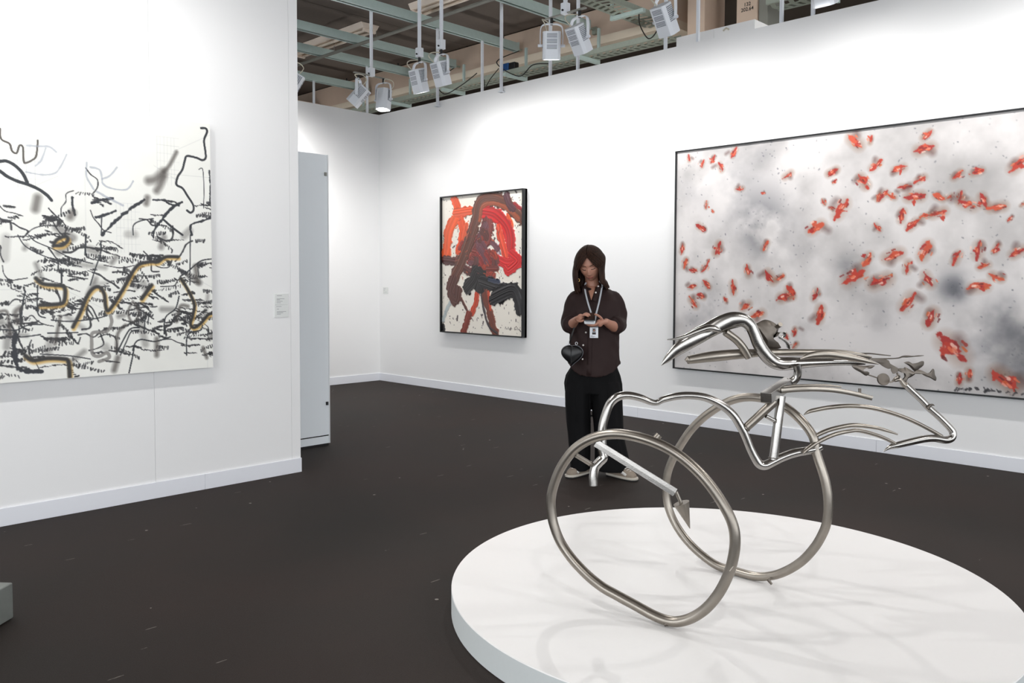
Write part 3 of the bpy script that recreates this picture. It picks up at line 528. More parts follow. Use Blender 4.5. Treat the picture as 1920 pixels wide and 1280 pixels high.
plate('wing_plate', 'PLATE1', .005, 'steel_dark', None, .004); plate('torn_plate', 'PLATE2', .008, 'steel_dark', None, .005); plate('fish_tail_plate', 'PLATE3', .006, 'steel_dark', None, .006)
plate('torn_plate', 'PLATE4', .004, 'steel_dark'); plate('torn_plate', 'PLATE5', .005, 'steel_dark', None, .003); 
fin = plate('back_fin', 'FIN', .005, 'steel_dark', None, .012); tag(fin, 'dull rounded fin plate standing behind the body')
tube_part('fin_tube', 'FINTUBE', 'steel', parent=fin, n=14)
tube_part('disc_rod', 'DISCROD', 'steel_dark', n=8)
dcs = SCU['DISC'][0]; m = MB(); dq = Vector((NR.x, NR.y, .28)).to_track_quat('Z', 'Y').to_matrix().to_4x4(); m.lathe([(dcs[3] * .97, -.006), (dcs[3], -.004), (dcs[3], .004), (dcs[3] * .96, .006)], 28, Matrix.Translation(Vector(dcs[:3]) - ORG) @ dq)
tag(smooth_by_angle(m.build('coin_disc', M['steel_dark'], sc)), 'round coin-like disc')
for k in ('LINK', 'LINK2'): tube_part('link_rod', k, 'steel', n=10)
for k in ('SPIKEA', 'SPIKEB'): tube_part('thin_spike', k, 'steel_dark', n=8)
# curled ribbon beside the fin
cu = spline([r for r in SCU['CURL']], 8); m = MB(); m.sweep([Vector(r[:3]) - ORG for r in cu], .0015, .022, NR, 8, power=8); m.build('curled_strip', M['steel_bright'], sc, smooth=True)
tube_part('foot_nub', 'TOE1', 'steel_dark', parent=w1o, n=10, flat=.6); tube_part('foot_nub', 'TOE2', 'steel_dark', parent=w2o, n=8, flat=.5); tube_part('side_peg', 'PEG', 'steel', parent=w1o, n=8)
for k, i in (('STRUTL', 0), ('STRUTL', 1), ('STRUTA', 0), ('STRUTB', 0), ('NECK', 0), ('CROSSROD', 1)): weld(k, i, sc)
# ================================================================== paintings: pigment laid on fine canvas grids (colour attribute), strokes in thousandths of the canvas
S1 = [('k',13.6,[(967,20),(984,19),(988,33),(977,68),(981,110),(982,138),(970,149),(949,142),(917,139),(909,157),(900,195),(884,225),(879,257),(899,269),(915,296),(935,332),(936,355),(926,365),(914,357)]),('b',10.2,[(364,117),(366,152),(387,165),(393,189),(405,195),(413,168),(422,173),(423,217),(427,227),(445,215),(457,197),(462,143)]),('k',17.6,[(274,283),(318,242),(362,229),(380,227),(401,240),(419,263),(431,294)]),('k',17.6,[(304,217),(361,263),(379,279),(406,293),(434,302),(462,316),(484,335),(496,352)]),('r',17.6,[(638,469),(671,428),(707,386),(741,352),(771,329)]),('r',14.9,[(611,351),(637,340),(672,329)]),('r',16.3,[(622,402),(650,394),(682,376)]),('k',6.8,[(639,403),(637,465)]),('r',13.6,[(555,337),(555,362),(561,400)]),('t',40.7,[(547,408),(554,392)]),('r',10.9,[(801,324),(836,324),(855,336),(886,340)]),('r',16.3,[(898,325),(866,347),(843,376),(831,395),(807,433),(799,466)]),('k',7.5,[(735,464),(736,428),(758,409),(800,397)]),('k',13.6,[(835,400),(865,430),(897,456)]),('r',13.6,[(1000,379),(963,398),(926,415),(929,455)]),('t',47.5,[(787,251),(810,242),(837,211)]),('t',23.1,[(837,211),(857,182),(881,128)]),('t',40.7,[(813,287),(825,263),(837,230)]),('p',9.5,[(598,204),(597,256),(617,301)]),('p',9.5,[(608,220),(635,226),(642,255),(645,277),(669,292),(716,292),(738,258)]),('p',9.5,[(642,260),(667,244),(688,211)]),('p',10.9,[(433,165),(464,163),(493,161),(512,177)]),('p',9.5,[(483,168),(470,212),(454,234)]),('p',8.1,[(428,258),(475,263),(507,253),(524,226),(541,182)]),('p',12.2,[(627,309),(658,328),(704,353)]),('k',5.4,[(957,188),(971,187),(974,272),(972,343)]),('r',9.5,[(994,189),(997,250),(995,317)]),('t',40.7,[(451,387),(458,345)]),('t',33.9,[(778,340),(782,317)]),('h',23.2,[(548,811),(570,759),(589,703),(608,671),(627,664),(642,690),(645,732),(652,754),(671,728),(703,666),(732,604),(752,577),(788,566),(813,566),(838,546),(880,544)]),('h',24.7,[(448,632),(467,652),(501,657),(525,663),(528,693),(521,721),(493,727),(458,728)]),('h',21.8,[(888,630),(913,677),(934,734),(929,779),(920,815),(933,831),(959,811),(982,781),(1000,774)]),('h',26.2,[(415,907),(435,925),(476,921),(517,926),(533,937),(536,993)]),('h',21.8,[(498,516),(507,494),(532,479),(539,492),(524,511),(503,514)]),('h',26.2,[(758,710),(791,657)]),('w',20.3,[(659,771),(663,799),(647,832),(606,835),(602,867),(604,914),(623,925),(646,913),(653,932),(623,944)]),('t',14.5,[(730,720),(749,764),(729,802),(714,763),(730,720)]),('k',8.7,[(676,920),(700,863),(721,826),(748,822)]),('k',7.3,[(688,925),(708,873),(724,836),(748,832)]),('k',8.7,[(727,909),(736,880),(756,869),(800,879),(850,864)]),('k',8.7,[(714,995),(727,928),(731,899)]),('k',5.8,[(403,481),(422,519),(465,549),(516,570),(577,590)]),('k',5.8,[(432,479),(449,501),(496,526),(545,556),(610,577)]),('k',7.3,[(601,657),(617,596),(633,539),(635,497)]),('k',10.2,[(519,602),(519,648)]),('k',10.2,[(591,471),(588,545)]),('k',7.3,[(924,455),(920,657)]),('k',7.3,[(288,810),(351,811),(393,815),(423,799),(464,798)]),('k',7.3,[(364,838),(409,840),(457,834)]),('k',7.3,[(477,830),(562,832)]),('k',7.3,[(488,783),(541,790),(610,783),(648,773)]),('k',6.5,[(455,904),(535,916),(597,933)]),('k',7.3,[(551,855),(561,874),(569,851)]),('k',8.7,[(905,941),(910,860),(955,842),(962,822)]),('k',8.7,[(830,851),(835,786),(869,752),(882,702)]),('k',7.3,[(777,809),(781,765)]),('k',7.3,[(764,843),(769,774)]),('k',6.5,[(949,565),(953,622),(975,621)]),('k',8.7,[(407,767),(412,718),(419,679)]),('k',7.3,[(453,657),(451,755),(471,774)]),('k',8.7,[(1003,549),(958,560),(914,602),(888,622)]),('t',32.0,[(668,981),(680,934)]),('t',18.9,[(676,910),(681,843),(705,811)]),('r',24.7,[(390,833),(386,876),(391,930),(401,957),(458,965)]),('t',16.0,[(352,748),(368,748),(374,779),(377,832)]),('t',29.1,[(804,934),(805,869)]),('t',18.9,[(497,870),(513,771)]),('t',32.0,[(948,647),(940,581)]),('t',21.8,[(872,803),(886,743),(912,743)]),('t',21.8,[(976,957),(963,914)]),('t',26.2,[(397,789),(391,753),(405,736)])]
S2 = [((150,165,170),48,0.7,[(132,765),(60,836),(15,918)]),((150,120,150),96,0.4,[(700,390),(661,502),(621,577)]),((190,190,186),80,0.7,[(960,150),(869,118),(745,10)]),((216,76,32),102,1.0,[(158,9),(211,85),(254,185),(271,302),(219,399)]),((212,82,36),134,1.0,[(149,181),(87,267),(70,356),(52,436)]),((216,80,36),96,1.0,[(184,118),(373,112)]),((214,84,44),64,1.0,[(322,217),(288,303)]),((218,84,40),58,1.0,[(824,162),(870,237)]),((192,28,30),147,1.0,[(555,131),(683,155),(801,234),(847,319),(848,402)]),((206,66,38),90,1.0,[(715,250),(747,325),(794,429)]),((112,48,44),192,1.0,[(572,245),(556,320),(474,356),(407,422)]),((98,62,72),112,0.8,[(555,235),(490,328),(523,386)]),((126,46,38),160,1.0,[(374,441),(491,471),(589,529)]),((196,32,34),112,1.0,[(572,444),(716,474),(825,503),(947,486)]),((192,30,32),90,1.0,[(871,430),(947,486),(841,550),(810,540)]),((78,36,34),86,1.0,[(25,465),(167,477),(272,517),(374,557)]),((92,54,42),141,1.0,[(968,186),(869,118),(714,54),(555,36),(473,79),(448,173),(382,286),(314,401),(246,498),(176,576),(132,635)]),((146,72,46),48,1.0,[(945,194),(808,115),(651,74),(522,91),(490,185)]),((80,44,52),80,1.0,[(807,32),(838,89),(884,119)]),((140,30,36),38,1.0,[(899,87),(967,123)]),((84,44,36),128,1.0,[(150,625),(114,705),(185,764),(211,694)]),((86,46,38),38,1.0,[(254,753),(323,830),(366,868)]),((192,66,36),67,1.0,[(466,673),(442,769),(391,858)]),((122,50,36),96,1.0,[(358,868),(324,928),(289,993)]),((112,56,40),96,1.0,[(549,672),(573,767),(622,861),(655,955),(687,992)]),((196,70,38),38,1.0,[(597,700),(622,823)]),((60,50,52),32,1.0,[(508,720),(541,825),(598,938),(703,991)]),((26,22,24),154,1.0,[(340,664),(408,615),(449,557),(507,596),(491,653)]),((24,22,26),128,1.0,[(524,624),(685,657),(811,689),(963,715)]),((20,18,22),154,1.0,[(670,737),(764,708),(888,688),(949,761),(964,797)]),((60,80,120),48,0.5,[(605,610),(717,624)]),((20,18,20),48,1.0,[(15,958),(24,988)])]
S3 = [(33,33,35,999),(71,66,35,999),(98,49,39,999),(119,88,47,999),(153,30,47,60),(169,190,43,0),(228,217,20,999),(82,251,35,999),(100,280,20,999),(285,150,51,30),(384,154,55,999),(389,194,24,999),(367,273,31,-60),(384,299,31,999),(404,305,86,55),(351,374,78,999),(69,351,55,999),(431,44,78,-45),(462,45,35,80),(569,49,47,999),(566,99,74,10),(473,143,55,40),(519,166,55,999),(449,203,67,-55),(560,210,47,30),(531,236,47,0),(481,265,39,70),(490,262,47,50),(507,268,39,-30),(550,274,71,0),(596,283,47,-30),(614,282,31,999),(632,288,47,80),(646,314,71,-25),(672,304,55,-70),(695,330,63,5),(626,206,47,40),(660,201,47,15),(728,186,71,40),(594,340,63,15),(571,349,39,10),(527,344,55,999),(548,379,55,40),(480,385,39,-50),(717,373,24,50),(737,325,24,999),(17,445,47,80),(114,449,67,999),(235,442,51,999),(27,512,51,75),(49,544,47,999),(79,536,47,45),(90,505,24,60),(193,550,55,999),(248,576,71,-50),(271,580,47,30),(47,620,47,10),(87,611,51,-45),(156,623,63,-85),(72,664,47,-15),(51,692,63,-50),(137,679,35,-60),(189,703,59,35),(219,740,71,20),(285,658,74,20),(296,641,63,-60),(352,648,55,70),(363,727,74,80),(307,804,39,80),(289,826,31,-60),(310,861,35,50),(512,495,82,20),(540,537,53,80),(572,478,76,999),(629,507,53,65),(666,482,65,85),(696,476,41,999),(732,490,59,30),(676,537,47,15),(698,576,53,-25),(669,613,71,10),(579,587,65,-60),(434,576,100,30),(488,593,94,20),(460,507,59,60),(542,670,82,999),(586,729,76,70),(627,839,129,-45),(640,950,45,85),(656,931,49,85),(718,937,106,-35)]
C3 = [(226,327,298,0.5),(157,171,353,0.2),(228,37,157,0.2),(41,176,157,0.15),(99,712,180,0.45),(46,764,94,0.4),(417,533,118,0.4),(319,459,141,0.25),(232,413,196,0.3),(624,614,129,0.75),(635,635,71,0.5),(735,842,259,0.75),(710,700,153,0.4),(715,741,94,0.4),(492,735,188,0.12),(667,797,235,0.2)]
RNG = np.random.default_rng(11)
def vnoise(h, w, cell, octv=4, seed=0):
    r = np.random.default_rng(seed); out = np.zeros((h, w)); amp = 1; tot = 0
    for o in range(octv):
        c = max(cell / 2 ** o, 1.5); gh, gw = int(h / c) + 3, int(w / c) + 3; g = r.random((gh, gw))
        y = np.arange(h) / c; x = np.arange(w) / c; yi = y.astype(int); xi = x.astype(int)
        fy = (y - yi)[:, None]; fx = (x - xi)[None, :]; fy = fy*fy*(3-2*fy); fx = fx*fx*(3-2*fx)
        a = g[yi][:, xi]; b = g[yi][:, xi+1]; c2 = g[yi+1][:, xi]; d = g[yi+1][:, xi+1]
        out += amp * ((a*(1-fx) + b*fx)*(1-fy) + (c2*(1-fx) + d*fx)*fy); tot += amp; amp *= .5
    return out / tot
class Canvas:
    def __init__(s, W, H, step, bg, seed):
        s.W, s.H, s.st = W, H, step; s.nx = int(W / step) + 1; s.ny = int(H / step) + 1
        s.c = np.ones((s.ny, s.nx, 3)) * np.array(bg) / 255.; s.h = np.zeros((s.ny, s.nx))
        s.n1 = vnoise(s.ny, s.nx, 6, 3, seed); s.n2 = vnoise(s.ny, s.nx, 40, 5, seed + 1)
    def field(s, pts, pad):
        """distance (m) and signed side, arc position, to a smooth path in metres"""
        P = np.array(pts, float)
        if len(P) > 2: P = spline(P, 5)
        x0 = max(int((P[:, 0].min() - pad) / s.st), 0); x1 = min(int((P[:, 0].max() + pad) / s.st) + 2, s.nx)
        y0 = max(int((P[:, 1].min() - pad) / s.st), 0); y1 = min(int((P[:, 1].max() + pad) / s.st) + 2, s.ny)
        if x1 <= x0 or y1 <= y0: return None
        X, Y = np.meshgrid(np.arange(x0, x1) * s.st, np.arange(y0, y1) * s.st)
        best = np.full(X.shape, 9.); arc = np.zeros(X.shape); sgn = np.zeros(X.shape); L = 0
        for a, b in zip(P[:-1], P[1:]):
            d = b - a; ll = max(np.hypot(*d), 1e-6); t = np.clip(((X - a[0]) * d[0] + (Y - a[1]) * d[1]) / ll ** 2, 0, 1)
            ex = X - a[0] - t * d[0]; ey = Y - a[1] - t * d[1]; q = np.hypot(ex, ey); m = q < best
            best = np.where(m, q, best); arc = np.where(m, L + t * ll, arc); sgn = np.where(m, (d[0] * ey - d[1] * ex) / ll, sgn); L += ll
        return (slice(y0, y1), slice(x0, x1)), best, arc, sgn, L
    def lay(s, sl, a, col):
        a = np.clip(a, 0, 1)[..., None]; s.c[sl] = s.c[sl] * (1 - a) + a * (np.array(col) / 255. if not isinstance(col, np.ndarray) else col)
    def stroke(s, pts, w, col, alpha=1, edge=.25, rough=0., soft=None, taper=0.):
        f = s.field(pts, w * 1.6 + (soft or 0))
        if f is None: return
        sl, d, arc, sg, L = f; r = w / 2
        e = max(edge * r, s.st * .6) if soft is None else soft
        if taper: r = r * (1 - taper * np.abs(2 * arc / max(L, 1e-6) - 1) ** 1.5)
        dd = d + (s.n1[sl] - .5) * rough * w
        s.lay(sl, alpha * np.clip((r - dd) / e + .5, 0, 1), col)
    def impasto(s, pts, w, col, alpha=1, seed=0):
        f = s.field(pts, w)
        if f is None: return
        sl, d, arc, sg, L = f; r = w / 2
        rag = vnoise(d.shape[0], d.shape[1], 9, 3, seed + 5)
        dd = d + (rag - .5) * .85 * r
        a = np.clip((r - dd) / (s.st * 1.3) + .5, 0, 1)
        k = np.random.default_rng(seed).random(64); k = np.convolve(np.r_[k, k[:3]], [.2, .3, .3, .2], 'valid')[:64]
        q = (sg / w + .5) * 46 + .6 * np.sin(arc * 14 + seed); qi = np.clip(q.astype(int), 0, 62); fr = q - q.astype(int)
        br = k[qi] * (1 - fr) + k[np.clip(qi + 1, 0, 63)] * fr           # bristle grooves along the stroke
        base = np.array(col) / 255.; colr = base[None, None] * (.72 + .56 * br[..., None]) + (np.clip(br - .72, 0, 1) * .55)[..., None] * np.array([.5, .25, .2])
        s.lay(sl, a * alpha, np.clip(colr, 0, 1)); s.h[sl] = np.maximum(s.h[sl] * (1 - a * .6), a * alpha * (.004 + .009 * br))
    def build(s, name, matx, parent, M4, relief=1.0):
        ny, nx = s.ny, s.nx
        X, Y = np.meshgrid(np.linspace(0, s.W, nx), np.linspace(0, -s.H, ny)); V = np.stack([X, Y, s.h * relief], -1).reshape(-1, 3)
        R = np.array(M4.to_3x3()); V = V @ R.T + np.array(M4.translation)
        i = (np.arange(ny - 1)[:, None] * nx + np.arange(nx - 1)[None]).reshape(-1); Q = np.stack([i, i + nx, i + nx + 1, i + 1], -1)
        me = bpy.data.meshes.new(name); me.vertices.add(len(V)); me.vertices.foreach_set('co', V.astype(np.float32).reshape(-1))
        me.loops.add(Q.size); me.loops.foreach_set('vertex_index', Q.reshape(-1).astype(np.int32)); me.polygons.add(len(Q))
        me.polygons.foreach_set('loop_start', (np.arange(len(Q)) * 4).astype(np.int32)); me.polygons.foreach_set('loop_total', np.full(len(Q), 4, np.int32))
        me.update(calc_edges=True); c = np.clip(s.c, 0, 1).reshape(-1, 3); c = np.where(c <= .04045, c / 12.92, ((c + .055) / 1.055) ** 2.4)
        at = me.color_attributes.new('pigment', 'FLOAT_COLOR', 'POINT'); at.data.foreach_set('color', np.c_[c, np.ones(len(c))].astype(np.float32).reshape(-1))
        return link_mesh(name, me, matx, parent, True)
def paint_mat(name, rough, coat=0., crough=.2):
    m = mat(name, (1, 1, 1), rough); n, l, b = nodes(m); a = n.new('ShaderNodeVertexColor'); a.layer_name = 'pigment'; l.new(a.outputs[0], b.inputs['Base Color'])
    b.inputs['Coat Weight'].default_value = coat; b.inputs['Coat Roughness'].default_value = crough
    tc = n.new('ShaderNodeTexCoord'); nz = n.new('ShaderNodeTexNoise'); nz.inputs['Scale'].default_value = 420; l.new(tc.outputs['Object'], nz.inputs['Vector'])
    bp = n.new('ShaderNodeBump'); bp.inputs['Strength'].default_value = .12; bp.inputs['Distance'].default_value = .001; l.new(nz.outputs[0], bp.inputs['Height']); l.new(bp.outputs[0], b.inputs['Normal'])
    return m
def uvm(pts, W, H): return [(u / 1000 * W, v / 1000 * H) for u, v in pts]
M['canvas_edge'] = mat('primed_canvas_edge', rgb(206, 208, 208), .7)
# ---- black and white painting on the near left wall (faces -Y)
W_, H_ = 1.9, 1.597
cv = Canvas(W_, H_, .0034, (236, 236, 230), 3)
cv.c *= (0.985 + .03 * cv.n2)[..., None]
for k in range(26):                                                     # faint ruled pencil lines
    x = RNG.uniform(0, W_); y = RNG.uniform(0, H_); a = RNG.choice([0, math.pi / 2, .5, -.5]); L = RNG.uniform(.15, .7)
    cv.stroke([(x, y), (x + L * math.cos(a), y + L * math.sin(a))], .003, (150, 152, 156), .25)
for gx, gy in ((.2, .06), (.75, .2), (1.55, .12), (1.3, .55)):
    for i in range(6): cv.stroke([(gx + i * .022, gy), (gx + i * .022, gy + .3)], .0025, (160, 162, 166), .28); cv.stroke([(gx, gy + i * .05), (gx + .14, gy + i * .05)], .0025, (160, 162, 166), .28)
for k in range(460):                                                    # rows of short brush ticks, like swarms
    x = RNG.uniform(-.05, W_); y = RNG.uniform(.50, H_ - .05)
    den = cv.n2[min(int(y / cv.st), cv.ny - 1), min(max(int(x / cv.st), 0), cv.nx - 1)]
    if den < .44 + (.07 if y < .72 else 0): continue
    a = RNG.normal(.05, .28); tk = RNG.choice([1.4, 1.9, .2, .4]); n_ = int(RNG.integers(5, 15)); gap = RNG.uniform(.009, .017); wd_ = RNG.uniform(.006, .012)
    for j in range(n_):
        a += RNG.normal(0, .09); x += gap * math.cos(a); y += gap * math.sin(a); q = tk + RNG.normal(0, .25); L = RNG.uniform(.007, .02)
        cv.stroke([(x, y), (x + L * math.cos(q), y + L * math.sin(q))], wd_ * RNG.uniform(.7, 1.2), (24, 24, 28), RNG.uniform(.65, 1), .5, .7)
for k in range(50):                                                     # grey washes
    x = RNG.uniform(0, W_); y = RNG.uniform(.68, H_ - .1); cv.stroke([(x, y), (x + RNG.normal(0, .05), y + RNG.normal(0, .06))], RNG.uniform(.02, .05), (60, 56, 54), RNG.uniform(.2, .5), soft=.022)
for k in range(60):                                                     # thin loose lines
    x = RNG.uniform(0, W_); y = RNG.uniform(.5, H_ - .12); pts = [(x, y)]; a = RNG.uniform(0, 6.3)
    for j in range(4): a += RNG.normal(0, .7); x += .045 * math.cos(a); y += .045 * math.sin(a); pts.append((x, y))
    cv.stroke(pts, RNG.uniform(.005, .012), (26, 26, 30), .9, .5, .5)
for kd, wd, pts in S1:
    P = uvm(pts, W_, H_); w_ = wd / 1000
    if kd == 'k': cv.stroke(P, w_, (30, 34, 40), 1, .3, .12)
    elif kd == 'b': cv.stroke(P, w_, (66, 60, 54), .95, .3, .12)
    elif kd == 'r': cv.stroke(P, w_, (28, 32, 40), 1, .3, .9)
    elif kd == 'p': cv.stroke(P, w_, (150, 156, 170), .6, .6, .5)
    elif kd == 't': cv.stroke(P, w_, (58, 52, 48), .62, soft=w_ * .7)
    elif kd == 'w': cv.stroke(P, w_, (118, 114, 110), .75, .35, .15); cv.stroke(P, w_ * .4, (146, 142, 138), .5, .6)
    elif kd == 'h':
        cv.stroke([(x + .006, y + .012) for x, y in P], w_ * 1.0, (206, 160, 70), .75, soft=w_ * .55); cv.stroke(P, w_ * .85, (30, 28, 26), 1, soft=w_ * .42)
M['paint_a'] = paint_mat('ink_and_acrylic', .42, .25, .32)
pt = empty('black_white_painting', (.61, WYL - .0505, 2.415), label='large unframed abstract painting of black strokes on off-white, yellow-edged marks', cat='painting')
MB().box(0.0, W_, 0.001, .05, -H_, 0).build('stretcher_canvas', M['canvas_edge'], pt)
cv.build('painted_surface', M['paint_a'], pt, Matrix(((1, 0, 0, 0), (0, 0, -1, 0), (0, 1, 0, 0), (0, 0, 0, 1))))
# ---- framed red impasto painting on the long wall (faces -X; image x runs to -Y)
W_, H_ = 1.43, 1.685
cv = Canvas(W_, H_, .0052, (234, 228, 217), 21)
for k in range(420):
    x, y = RNG.uniform(0, W_), RNG.uniform(0, H_); r = RNG.uniform(.004, .012) if RNG.random() < .9 else RNG.uniform(.012, .025)
    cv.stroke([(x, y), (x + RNG.normal(0, r), y + RNG.normal(0, r * 1.5))], r, (58, 44, 46), .85, .5, .4)
for i, (col, wd, al, pts) in enumerate(S2):
    cv.impasto(uvm(pts, W_, H_), wd / 1000 * (1.22 if wd > 60 else 1.1), col, al, i)
    if i == 15:
        for k in range(26):                                              # knifed-in middle mass
            x, y = RNG.normal(.53, .11) * W_, RNG.normal(.45, .09) * H_; a = RNG.normal(-1.0, .7); L = RNG.uniform(.06, .16)
            cv.impasto([(x, y), (x + L * .5 * math.cos(a) + .01, y - L * .5 * math.sin(a)), (x + L * math.cos(a), y - L * math.sin(a))], RNG.uniform(.05, .11), [(112, 48, 42), (86, 44, 40), (150, 54, 38), (100, 58, 66), (128, 40, 36)][k % 5], .95, 60 + k)
for k in range(70):
    x, y = RNG.uniform(.25, .95), RNG.uniform(.3, 1.0); cv.stroke([(x * W_ / 1.3, y), (x * W_ / 1.3 + RNG.normal(0, .03), y + RNG.normal(0, .03))], RNG.uniform(.006, .014), [(60, 34, 36), (206, 92, 50), (120, 40, 40)][k % 3], .7, .4, .8)
for x0, n_ in ((1.13, 5), (1.28, 4)):
    for j in range(n_): cv.stroke([(x0 + j * .022, 1.61), (x0 + .012 + j * .022, 1.585 + .02 * (j % 2)), (x0 + .02 + j * .022, 1.615)], .005, (70, 62, 60), .8)
M['paint_b'] = paint_mat('thick_oil_paint', .34, .3, .25)
pt = empty('framed_red_painting', (WX, 8.03, 2.44), label='abstract painting of thick red, brown and black paint in a thin black frame', cat='painting')
FT = .014
MB().box(-.03, 0, -W_ - FT, FT, -H_ - FT, FT).build('backing_board', M['black_wood'], pt)
cv.build('painted_surface', M['paint_b'], pt, Matrix(((0, 0, -1, -.042), (-1, 0, 0, 0), (0, 1, 0, 0), (0, 0, 0, 1))))
for nm, bx_ in (('frame_rail', (-W_ - FT, FT, 0, FT)), ('frame_rail', (-W_ - FT, FT, -H_ - FT, -H_)), ('frame_stile', (0, FT, -H_, 0)), ('frame_stile', (-W_ - FT, -W_, -H_, 0))):
    MB().box(-.075, 0, *bx_).build(nm, M['black_wood'], pt)
# ---- wide painting with red bird-like flecks on the long wall
W_, H_ = 4.0, 2.088
cv = Canvas(W_, H_, .0062, (210, 206, 205), 33)
wr = vnoise(cv.ny, cv.nx, 70, 6, 40); cv.c *= (1.03 - .30 * np.clip(wr - .38, 0, 1) * 2)[..., None]
for u, v, r, a in C3:                                                   # smoke clouds
    x, y = u / 1000 * W_, v / 1000 * H_; X, Y = np.meshgrid(np.arange(cv.nx) * cv.st, np.arange(cv.ny) * cv.st); q = np.hypot(X - x, Y - y) / (r / 1000)
    cv.lay((slice(None), slice(None)), a * np.exp(-q * q * 1.3) * np.clip((cv.n2 - .3) * 2.8 + .2 * cv.n1, 0, 1), (74, 76, 84))
for k in range(1500):                                                   # powder specks, denser in the clouds
    x, y = RNG.uniform(0, W_), RNG.uniform(0, H_); dk = cv.c[min(int(y / cv.st), cv.ny - 1), min(int(x / cv.st), cv.nx - 1)].mean()
    if RNG.random() > (.9 - dk) * 2.2 + .12: continue
    r = RNG.uniform(.006, .010); cv.stroke([(x, y), (x + RNG.normal(0, r * .5), y + RNG.normal(0, r * .5))], r, (74, 76, 88), RNG.uniform(.2, .6), .6, .5)
extra = [(int(RNG.uniform(760, 980)), int(RNG.uniform(60, 930)), int(RNG.uniform(30, 70)), int(RNG.uniform(-80, 80))) for k in range(26)]
for u, v, r, ang in S3 + extra:
    x, y = u / 1000 * W_, v / 1000 * H_; r /= 1000; a0 = math.radians(-ang) if ang != 999 else RNG.uniform(0, 3)
    cv.stroke([(x - r * .6 * math.cos(a0), y - r * .6 * math.sin(a0)), (x + r * .6 * math.cos(a0), y + r * .6 * math.sin(a0))], r * .95, (120, 74, 50), RNG.uniform(.4, .62), soft=r * .9)
    dx, dy = RNG.normal(0, r * .5, 2); cv.stroke([(x + dx, y + dy - r * .3), (x + dx * 1.5, y + dy)], r * .6, (66, 34, 30), .45, soft=r * .6)
    nb = 2 if ang != 999 else 3
    for j in range(nb):                                                 # body and wings
        a = a0 + (0 if j == 0 else RNG.choice([-1, 1]) * RNG.uniform(.6, 1.5)); L = r * (1.25 if j == 0 else RNG.uniform(.5, .8)); cx, cy = (x, y) if j == 0 else (x + RNG.normal(0, r * .25), y + RNG.normal(0, r * .25))
        e_ = -.9 if j == 0 else -.15; P = [(cx + e_ * L * math.cos(a), cy + e_ * L * math.sin(a)), (cx + RNG.normal(0, r * .12), cy + RNG.normal(0, r * .12)), (cx + L * .8 * math.cos(a), cy + L * .8 * math.sin(a))]
        cv.stroke(P, r * RNG.uniform(.5, .75) * (1 if j == 0 else .7), [(184, 52, 36), (200, 78, 50), (166, 38, 32)][int(RNG.integers(3))], .95, .3, 1.0, taper=.85)
    for j in range(8):
        px_, py_ = x + RNG.normal(0, r * .38), y + RNG.normal(0, r * .26); cv.stroke([(px_, py_), (px_ + r * .3 * math.cos(a0), py_ + r * .3 * math.sin(a0))], r * .15, [(232, 160, 140), (220, 108, 70), (130, 30, 30), (236, 200, 184), (200, 90, 40), (104, 30, 30), (224, 130, 100), (150, 44, 34)][j], .8, .4, 1.0)
for k in range(60): x = RNG.uniform(2.5, 3.4); cv.stroke([(x, 2.05 + RNG.normal(0, .012)), (x + .012, 2.05)], RNG.uniform(.006, .016), (40, 38, 42), .8, .4, .8)
M['paint_c'] = paint_mat('powder_pigment', .55, .1, .3)
pt = empty('flecked_wide_painting', (WX, 4.54, 2.645), label='very wide pale grey painting scattered with red bird-like flecks, thin black frame', cat='painting')
FT = .012
MB().box(-.03, 0, -W_ - FT, FT, -H_ - FT, FT).build('backing_board', M['black_wood'], pt)
cv.build('painted_surface', M['paint_c'], pt, Matrix(((0, 0, -1, -.042), (-1, 0, 0, 0), (0, 1, 0, 0), (0, 0, 0, 1))))
for nm, bx_ in (('frame_rail', (-W_ - FT, FT, 0, FT)), ('frame_rail', (-W_ - FT, FT, -H_ - FT, -H_)), ('frame_stile', (0, FT, -H_, 0)), ('frame_stile', (-W_ - FT, -W_, -H_, 0))):
    MB().box(-.06, 0, *bx_).build(nm, M['black_wood'], pt)
# ---- small clear wall labels with tiny grey lines of print
M['acrylic'] = mat('clear_label_plate', rgb(222, 224, 222), .12)
M['print_grey'] = mat('grey_label_print', rgb(150, 150, 152), .6)
def wall_label(loc, rz, w, h, rows, label):
    r = empty('wall_label', loc, rz, label, 'label')
    MB().box(0, w, -.006, 0, -h, 0).build('label_plate', M['acrylic'], r, bevel=.001)
    for i, (x0, ln, z) in enumerate(rows): MB().box(x0, x0 + ln, -.0066, -.0058, -z - .0035, -z).build('print_line', M['print_grey'], r)
    return r
wall_label((2.990, WYL, 1.301), 0, .110, .078, [(.018, .04, .012), (.018, .06, .034), (.018, .024, .041), (.018, .045, .052), (.018, .03, .062)], 'upper clear label plate beside the black and white painting')
wall_label((2.990, WYL, 1.220), 0, .110, .086, [(.014, .04, .008), (.018, .016, .026), (.018, .072, .044), (.018, .05, .053), (.018, .03, .062)], 'lower clear label plate beside the black and white painting')
wall_label((WX, 9.33, 1.302), -math.pi / 2, .11, .088, [(.01, .05, .016), (.01, .035, .03), (.01, .03, .044), (.01, .08, .066)], 'small faint label plate near the wall corner')
# ---- weathered steel block cut by the picture edge
M['block'] = grain(mat('weathered_grey_block', rgb(134, 138, 134), .5, .35), 9, .3, .25, detail=8)
bk = empty('steel_block', (0.951, 3.816, 0), math.radians(-139.5), 'weathered grey metal block standing on the floor', 'block')
MB().box(0, .5, -.35, 0, 0.004, .152).build('block_body', M['block'], bk, bevel=.006)
MB().box(.02, .48, -.33, -.02, 0, .004).build('base_pad', M['black_plastic'], bk)
